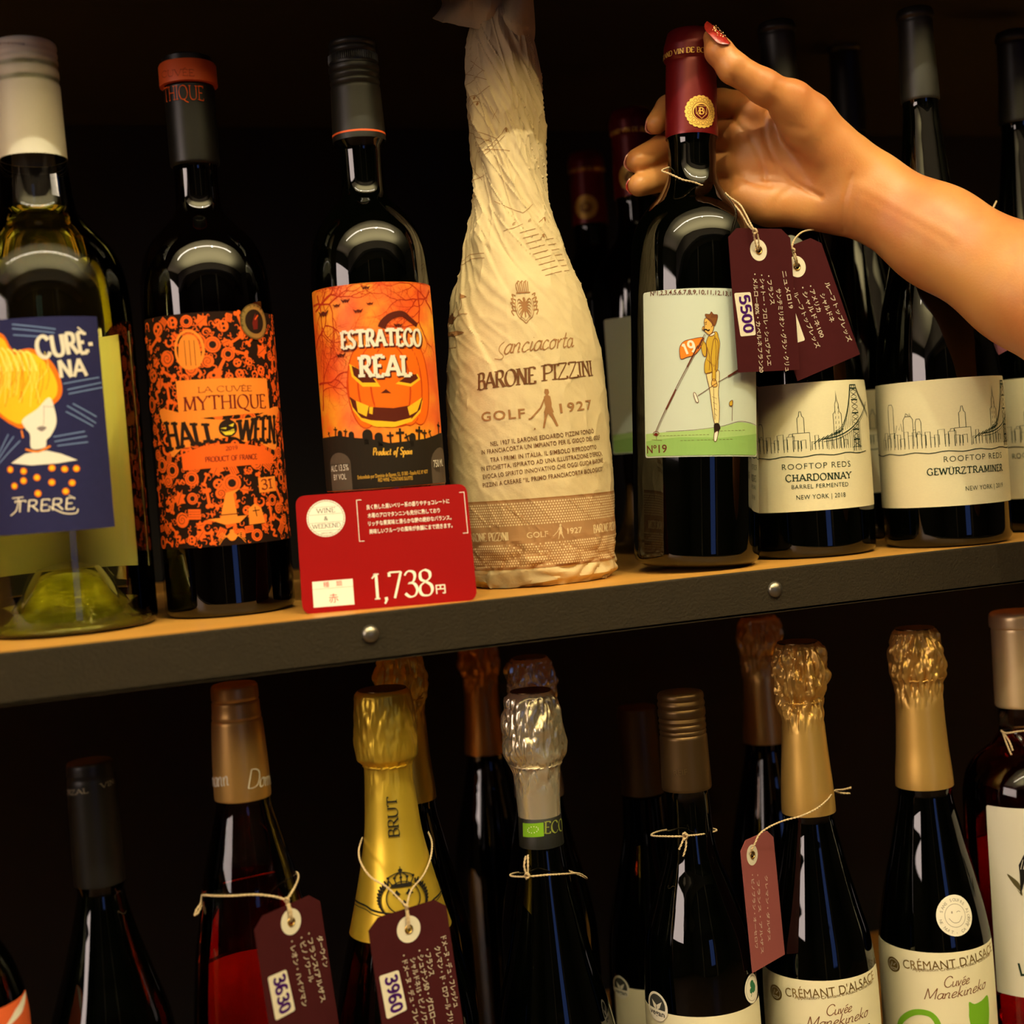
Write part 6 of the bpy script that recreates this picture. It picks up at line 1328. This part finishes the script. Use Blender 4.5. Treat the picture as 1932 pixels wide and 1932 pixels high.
# ------------------------------------------------------------------ the hand: one continuous surface grown from a smooth distance field
def hand_field():
    C = lambda px, py, Z: np.array([(px-966)/FPX*Z, (966-py)/FPX*Z, Z])*1000     # view-aligned millimetres
    prim = []   # (a, b, ra, rb, depth scale, blend)
    def cone(a, b, ra, rb, s=1.0, k=3.0): prim.append((C(*a), C(*b), ra, rb, s, k))
    # forearm and wrist (broad across, thin in depth)
    cone((2420, 840, .72), (2150, 672, .77), 43, 39, 1.12, 12)
    cone((2150, 672, .77), (1932, 541, .815), 39, 32.8, 1.18, 12)
    cone((1932, 541, .815), (1770, 447, .838), 32.8, 28.5, 1.25, 12)
    cone((1770, 447, .838), (1625, 361, .852), 28.5, 24.5, 1.38, 12)
    cone((1625, 361, .850), (1560, 326, .862), 24.5, 25.5, 1.45, 12)
    # palm
    for (x, y, z), r in (((1425, 205, .858), 10.5), ((1402, 255, .862), 11.5), ((1402, 312, .864), 11.0), ((1412, 362, .862), 10.5)):
        cone((1585, 300+(y-200)*.42, .864), (x, y, z), 16, r, 1.25, 9)
    cone((1500, 330, .862), (1450, 300, .862), 20, 18, 1.5, 9)
    # heel of the hand on the little-finger side, thumb ball
    cone((1575, 398, .856), (1450, 385, .858), 13.5, 12, 1.1, 8)
    cone((1450, 385, .858), (1405, 372, .860), 12, 10, 1.1, 8)
    cone((1585, 300, .846), (1520, 225, .838), 18.5, 15.0, 1.15, 9)
    cone((1520, 225, .838), (1492, 196, .832), 15.0, 12.2, 1.05, 8)
    # thumb
    cone((1492, 194, .831), (1440, 163, .823), 12.0, 9.6, 1.0, 6)
    cone((1440, 163, .823), (1383, 128, .818), 9.6, 8.9, 1.0, 4)
    cone((1383, 128, .818), (1356, 96, .8185), 8.9, 8.0, 1.0, 3)
    cone((1356, 96, .8185), (1343, 71, .821), 8.0, 5.2, 1.0, 3)
    # fingers: behind the neck, tips coming round on the left
    F = [ [(1425, 205, .858, 9.8), (1362, 196, .872, 9.2), (1300, 192, .878, 8.6), (1262, 205, .868, 8.4), (1238, 233, .858, 6.6)],
          [(1402, 255, .862, 10.2), (1350, 258, .876, 9.8), (1296, 262, .881, 9.2), (1250, 283, .870, 9.4), (1204, 303, .858, 7.6)],
          [(1402, 312, .864, 9.8), (1350, 314, .876, 9.2), (1295, 318, .880, 8.6), (1252, 336, .868, 8.2), (1206, 349, .856, 7.0)],
          [(1412, 362, .862, 8.8), (1362, 366, .872, 8.0), (1325, 372, .877, 7.4), (1290, 384, .872, 6.8), (1262, 396, .866, 5.6)] ]
    fingers = []
    for f in F:
        fp = []
        for p, q in zip(f, f[1:]): fp.append((C(*p[:3]), C(*q[:3]), p[3], q[3]))
        fingers.append(fp)
    # creases: (polyline px, depth mm, half width mm, depth of the surface they mark)
    cre = [([(1447, 208), (1441, 232), (1444, 262), (1458, 296), (1482, 328), (1512, 352), (1548, 372)], 1.5, 1.5), ([(1378, 222), (1402, 246), (1424, 276), (1436, 306), (1444, 340)], 1.0, 1.3),
           ([(1390, 330), (1420, 345), (1455, 352)], .7, 1.2), ([(1592, 436), (1588, 412), (1594, 372), (1606, 330)], 1.1, 1.2), ([(1612, 438), (1608, 405), (1616, 368)], .5, 1.2), ([(1385, 200), (1392, 188), (1404, 184)], .8, 1.2),
           ([(1404, 116), (1396, 128), (1386, 152)], .55, 1.0), ([(1410, 121), (1402, 134), (1392, 156)], .45, .9), ([(1398, 112), (1392, 122), (1383, 144)], .35, .8),
           ([(1470, 150), (1462, 172)], .3, 1.0), ([(1452, 140), (1446, 158)], .3, 1.0), ([(1455, 215), (1480, 235), (1520, 245)], .35, 1.6), ([(1462, 240), (1486, 262), (1520, 270)], .3, 1.4), ([(1500, 350), (1470, 372), (1450, 400)], .4, 1.5),
           ([(1226, 214), (1240, 224)], .0, 1), ([(1372, 250), (1376, 290)], .6, 1.2), ([(1374, 300), (1378, 345)], .6, 1.2)]
    rid = [([(1622, 352), (1700, 392), (1800, 446)], .55, 3.2), ([(1618, 372), (1690, 412), (1780, 464)], .35, 2.6), ([(1640, 300), (1740, 352)], .3, 3.5), ([(1500, 158), (1515, 168)], .8, 4.0)]
    def seg(P, a, b, s):
        A = a.copy(); B = b.copy(); A[2] *= s; B[2] *= s; Q_ = P.copy(); Q_[:, 2] *= s
        ab = B-A; t = np.clip(((Q_-A)@ab)/(ab@ab), 0, 1)[:, None]; return np.linalg.norm(Q_-A-ab*t, axis=1), t[:, 0]
    def smin(a, b, k):
        h = np.clip(.5+.5*(b-a)/k, 0, 1); return b*(1-h)+a*h-k*h*(1-h)
    def dist(P):
        d = np.full(len(P), 1e3)
        for a, b, ra, rb, s, k in prim:
            q, t = seg(P, a, b, s); d = smin(d, q-(ra+(rb-ra)*t), k)
        for fp in fingers:
            df = np.full(len(P), 1e3)
            for a, b, ra, rb in fp:
                q, t = seg(P, a, b, 1.0); df = smin(df, q-(ra+(rb-ra)*t), 1.6)
            x0 = fp[0][0][0]; dk = 1.2
            d = smin(d, df, dk+4.5*np.clip((x0+2-np.abs(P[:, 0]-x0)-(x0-6))/8, 0, 1)) if False else smin(d, df, 2.2)
        X = P[:, 0]/P[:, 2]*FPX+966; Y = 966-P[:, 1]/P[:, 2]*FPX; sc = FPX/P[:, 2]
        def pl(poly):
            m = np.full(len(P), 1e9)
            for (x0, y0), (x1, y1) in zip(poly, poly[1:]):
                dx, dy = x1-x0, y1-y0; t = np.clip(((X-x0)*dx+(Y-y0)*dy)/(dx*dx+dy*dy), 0, 1); m = np.minimum(m, np.hypot(X-x0-dx*t, Y-y0-dy*t))
            return m/sc
        near = np.abs(d) < 4; 
        if near.any():
            for poly, am, w in cre:
                if am: P2 = pl([(p.x, p.y) for p in catmull([(q[0], q[1], 0) for q in poly], 3)]); d = d+am*np.exp(-(P2/w)**2)
            for poly, am, w in rid: d = d-am*np.exp(-(pl(poly)/w)**2)
        return d
    return dist, C
def surface_nets(dist, lo, hi, h):
    n = [int(math.ceil((b-a)/h)) for a, b in zip(lo, hi)]; n = [((x+7)//8)*8 for x in n]
    cs = 8; cn = [x//cs+1 for x in n]
    gx = [lo[i]+np.arange(cn[i])*h*cs for i in range(3)]
    G = np.stack(np.meshgrid(*gx, indexing='ij'), -1).reshape(-1, 3); dc = dist(G).reshape(cn)
    D = np.full([x+1 for x in n], 50.0, np.float32)
    near = np.abs(dc) < h*cs*1.1+4
    blk = np.zeros([x-1 for x in cn], bool)
    for i in (0, 1):
        for j in (0, 1):
            for k in (0, 1): blk |= near[i:cn[0]-1+i, j:cn[1]-1+j, k:cn[2]-1+k]
    o = np.arange(cs+1); off = np.stack(np.meshgrid(o, o, o, indexing='ij'), -1).reshape(-1, 3)
    full = np.repeat(np.repeat(np.repeat(dc[:-1, :-1, :-1], cs, 0), cs, 1), cs, 2); D[:-1, :-1, :-1] = full
    ids = np.argwhere(blk)*cs
    for c in range(0, len(ids), 400):
        I = (ids[c:c+400, None, :]+off[None]).reshape(-1, 3); P = np.array(lo)+I*h; D[I[:, 0], I[:, 1], I[:, 2]] = dist(P)
    S = D < 0; sh = D.shape
    cnt = np.zeros([x-1 for x in sh], np.int8); acc = np.zeros([x-1 for x in sh]+[3], np.float32); m = [x-1 for x in sh]
    cells = np.zeros(m, bool); s0 = S[:-1, :-1, :-1]
    for i in (0, 1):
        for j in (0, 1):
            for k in (0, 1): cells |= S[i:m[0]+i, j:m[1]+j, k:m[2]+k] != s0
    ci = np.argwhere(cells); num = np.zeros(len(ci)); pos = np.zeros((len(ci), 3))
    corners = [(i, j, k) for i in (0, 1) for j in (0, 1) for k in (0, 1)]
    for a in corners:
        for ax in range(3):
            if a[ax]: continue
            b = list(a); b[ax] = 1; A_ = ci+a; B_ = ci+b; da = D[A_[:, 0], A_[:, 1], A_[:, 2]]; db = D[B_[:, 0], B_[:, 1], B_[:, 2]]
            x = (da < 0) != (db < 0); t = np.where(x, da/np.where(x, da-db, 1), 0); p = np.tile(np.array(a, float), (len(ci), 1)); p[:, ax] += t
            pos[x] += p[x]; num[x] += 1
    V = np.array(lo)+(ci+pos/num[:, None])*h; idx = -np.ones(m, np.int64); idx[ci[:, 0], ci[:, 1], ci[:, 2]] = np.arange(len(ci)); Fq = []
    for ax in range(3):
        a1, a2 = (ax+1) % 3, (ax+2) % 3
        sl = [slice(None)]*3; sl[ax] = slice(0, -1); s1 = [slice(None)]*3; s1[ax] = slice(1, None)
        X = S[tuple(sl)] != S[tuple(s1)]; e = np.argwhere(X); e = e[(e[:, a1] > 0) & (e[:, a2] > 0) & (e[:, a1] < m[a1]) & (e[:, a2] < m[a2])]
        def c(d1, d2): q = e.copy(); q[:, a1] -= d1; q[:, a2] -= d2; return idx[q[:, 0], q[:, 1], q[:, 2]]
        f = np.stack([c(0, 0), c(1, 0), c(1, 1), c(0, 1)], 1); ins = S[e[:, 0], e[:, 1], e[:, 2]]; f[~ins] = f[~ins][:, ::-1]; f = f[(f >= 0).all(1)]; Fq.append(f)
    return V, np.concatenate(Fq)
dist, Cc = hand_field()
V, Fq = surface_nets(dist, (40, -10, 640), (395, 300, 905), 1.15)
Rw = np.array([_R, _U, _F])                                          # view axes to world
Vw = (V/1000)@Rw+np.array(CAMLOC)
def skin():
    m = mat('skin', (0.74, 0.40, 0.22), 0.42, spec=0.45, sub=0.0, bump=0.00010, bscale=700, detail=6); nt = m.node_tree; b = nt.nodes['Principled BSDF']
    tc = nt.nodes.new('ShaderNodeTexCoord'); n = nt.nodes.new('ShaderNodeTexNoise'); n.inputs['Scale'].default_value = 22; n.inputs['Detail'].default_value = 5
    r = nt.nodes.new('ShaderNodeValToRGB'); r.color_ramp.elements[0].position = .35; r.color_ramp.elements[0].color = (0.52, 0.175, 0.055, 1); r.color_ramp.elements[1].position = .66; r.color_ramp.elements[1].color = (0.62, 0.28, 0.085, 1)
    nt.links.new(tc.outputs['Object'], n.inputs['Vector']); nt.links.new(n.outputs['Fac'], r.inputs[0]); nt.links.new(r.outputs[0], b.inputs['Base Color'])
    b.inputs['Subsurface Weight'].default_value = 0.25; b.inputs['Subsurface Scale'].default_value = 0.004; b.inputs['Subsurface Radius'].default_value = (1, .35, .2); return m
SKIN = skin()
me = bpy.data.meshes.new('person'); me.from_pydata(Vw.tolist(), [], Fq.tolist()); me.materials.append(SKIN); me.shade_smooth()
bm = bmesh.new(); bm.from_mesh(me)
bmesh.ops.smooth_vert(bm, verts=bm.verts, factor=0.5, use_axis_x=True, use_axis_y=True, use_axis_z=True); bmesh.ops.recalc_face_normals(bm, faces=bm.faces)
bm.to_mesh(me); bm.free()
hand = bpy.data.objects.new('person', me); COL.objects.link(hand)
tag(hand, 'bare forearm and hand reaching in from the right, gripping the red-capped bottle by its neck', 'person')
# nails
NAILR = mat('glitter_red_nail', (0.42, 0.030, 0.022), 0.12, coat=1.0, bump=0.00012, bscale=1400, var=0.45, vscale=700)
NAILP = mat('pink_nail', (0.72, 0.30, 0.26), 0.2, coat=0.8)
GLIT = mat('nail_glitter', (0.85, 0.50, 0.30), 0.2, metal=1.0)
def nail(tip, base, Zt, Zb, w, out, m, name='nail', lift=0.0):
    """curved shell from its root (base px) to its free edge (tip px); out = direction its face looks (view right, up, depth)"""
    a = atd(base[0], base[1], Zb); b = atd(tip[0], tip[1], Zt); L = (b-a); n = (_R*out[0]+_U*out[1]+_F*out[2]).normalized(); Ld = L.normalized(); n = (n-Ld*n.dot(Ld)).normalized(); s = Ld.cross(n)
    bm = bmesh.new(); G = []
    for i in range(15):
        t = i/14; row = []; ww = w*(math.sqrt(max(0, 1-(1-min(t/.3, 1))**2))*.9+.1)*(1 if t < .62 else math.sqrt(max(0.02, 1-((t-.62)/.38)**2.2)))
        for j in range(11):
            q = (j/10-.5)*2; row.append(bm.verts.new(a+L*t+s*(q*ww)+n*(lift-0.0022*(q*ww/w)**2-0.0012*(t-.4)**2*2)))
        G.append(row)
    for p, q in zip(G, G[1:]):
        for j in range(10): bm.faces.new((p[j], p[j+1], q[j+1], q[j]))
    bmesh.ops.recalc_face_normals(bm, faces=bm.faces); bmesh.ops.solidify(bm, geom=bm.faces[:], thickness=0.0005)
    return obj(name, bm, m, hand, 60), a, L, s, n
nl, a, L, s, n = nail((1331, 46), (1371, 90), .8170, .8112, .0060, (.50, .50, -.75), NAILR, lift=0.0030)
nl['label'] = 'thumb nail painted red with glitter'
bm = bmesh.new(); random.seed(6)
for k in range(36):
    t = random.uniform(.25, .75); q = random.uniform(-.0035, .0028); p = a+L*t+s*q+n*(0.0035-0.0022*(q/.0058)**2-.0024*(t-.4)**2)
    r = random.uniform(.00018, .00038); d1 = s*r; d2 = L.normalized()*r
    vs = [bm.verts.new(p+d1*math.cos(c)+d2*math.sin(c)+n*.0003) for c in (0, 1.3, 2.6, 4, 5.2)]; top = bm.verts.new(p+n*.0006)
    for i in range(5): bm.faces.new((vs[i], vs[(i+1) % 5], top))
tag(obj('nail_glitter', bm, GLIT, nl), kind='stuff')
def nail_on(p, q, r, m, w):
    """a nail on the far side of a fingertip whose last bone runs from p to q"""
    A_, B_ = atd(*p), atd(*q); d = (B_-A_).normalized(); n = (-_R*.62+_F*.72+_U*.12); n = (n-d*n.dot(d)).normalized(); s = d.cross(n)
    a = B_-d*.0065+n*(r*.93); b = B_+d*(r*.98)+n*(r*.50); L = b-a; n2 = (n-L.normalized()*n.dot(L.normalized())).normalized()
    bm = bmesh.new(); G = []
    for i in range(13):
        t = i/12; ww = w*(.55+.45*min(t/.3, 1))*(1 if t < .6 else math.sqrt(max(.03, 1-((t-.6)/.4)**2.2))); G.append([bm.verts.new(a+L*t+s*((j/8-.5)*2*ww)+n2*(.0006-.0030*((j/8-.5)*2)**2*(ww/w)**2)) for j in range(9)])
    for x, y in zip(G, G[1:]):
        for j in range(8): bm.faces.new((x[j], x[j+1], y[j+1], y[j]))
    bmesh.ops.recalc_face_normals(bm, faces=bm.faces); bmesh.ops.solidify(bm, geom=bm.faces[:], thickness=0.0006); return obj('nail', bm, m, hand, 60)
nail_on((1262, 205, .868), (1238, 233, .858), .0066, NAILP, .0052)
nail_on((1250, 283, .870), (1204, 303, .858), .0076, NAILP, .0060)
nail_on((1252, 336, .868), (1206, 349, .856), .0070, NAILR, .0054)
# artwork and back print belong to the label they are printed on
for o in list(bpy.data.objects):
    if o.name.split('.')[0] == 'artwork' and o.parent:
        lab = [c for c in o.parent.children if c.name.split('.')[0] == 'label']
        if lab: o.parent = lab[0]
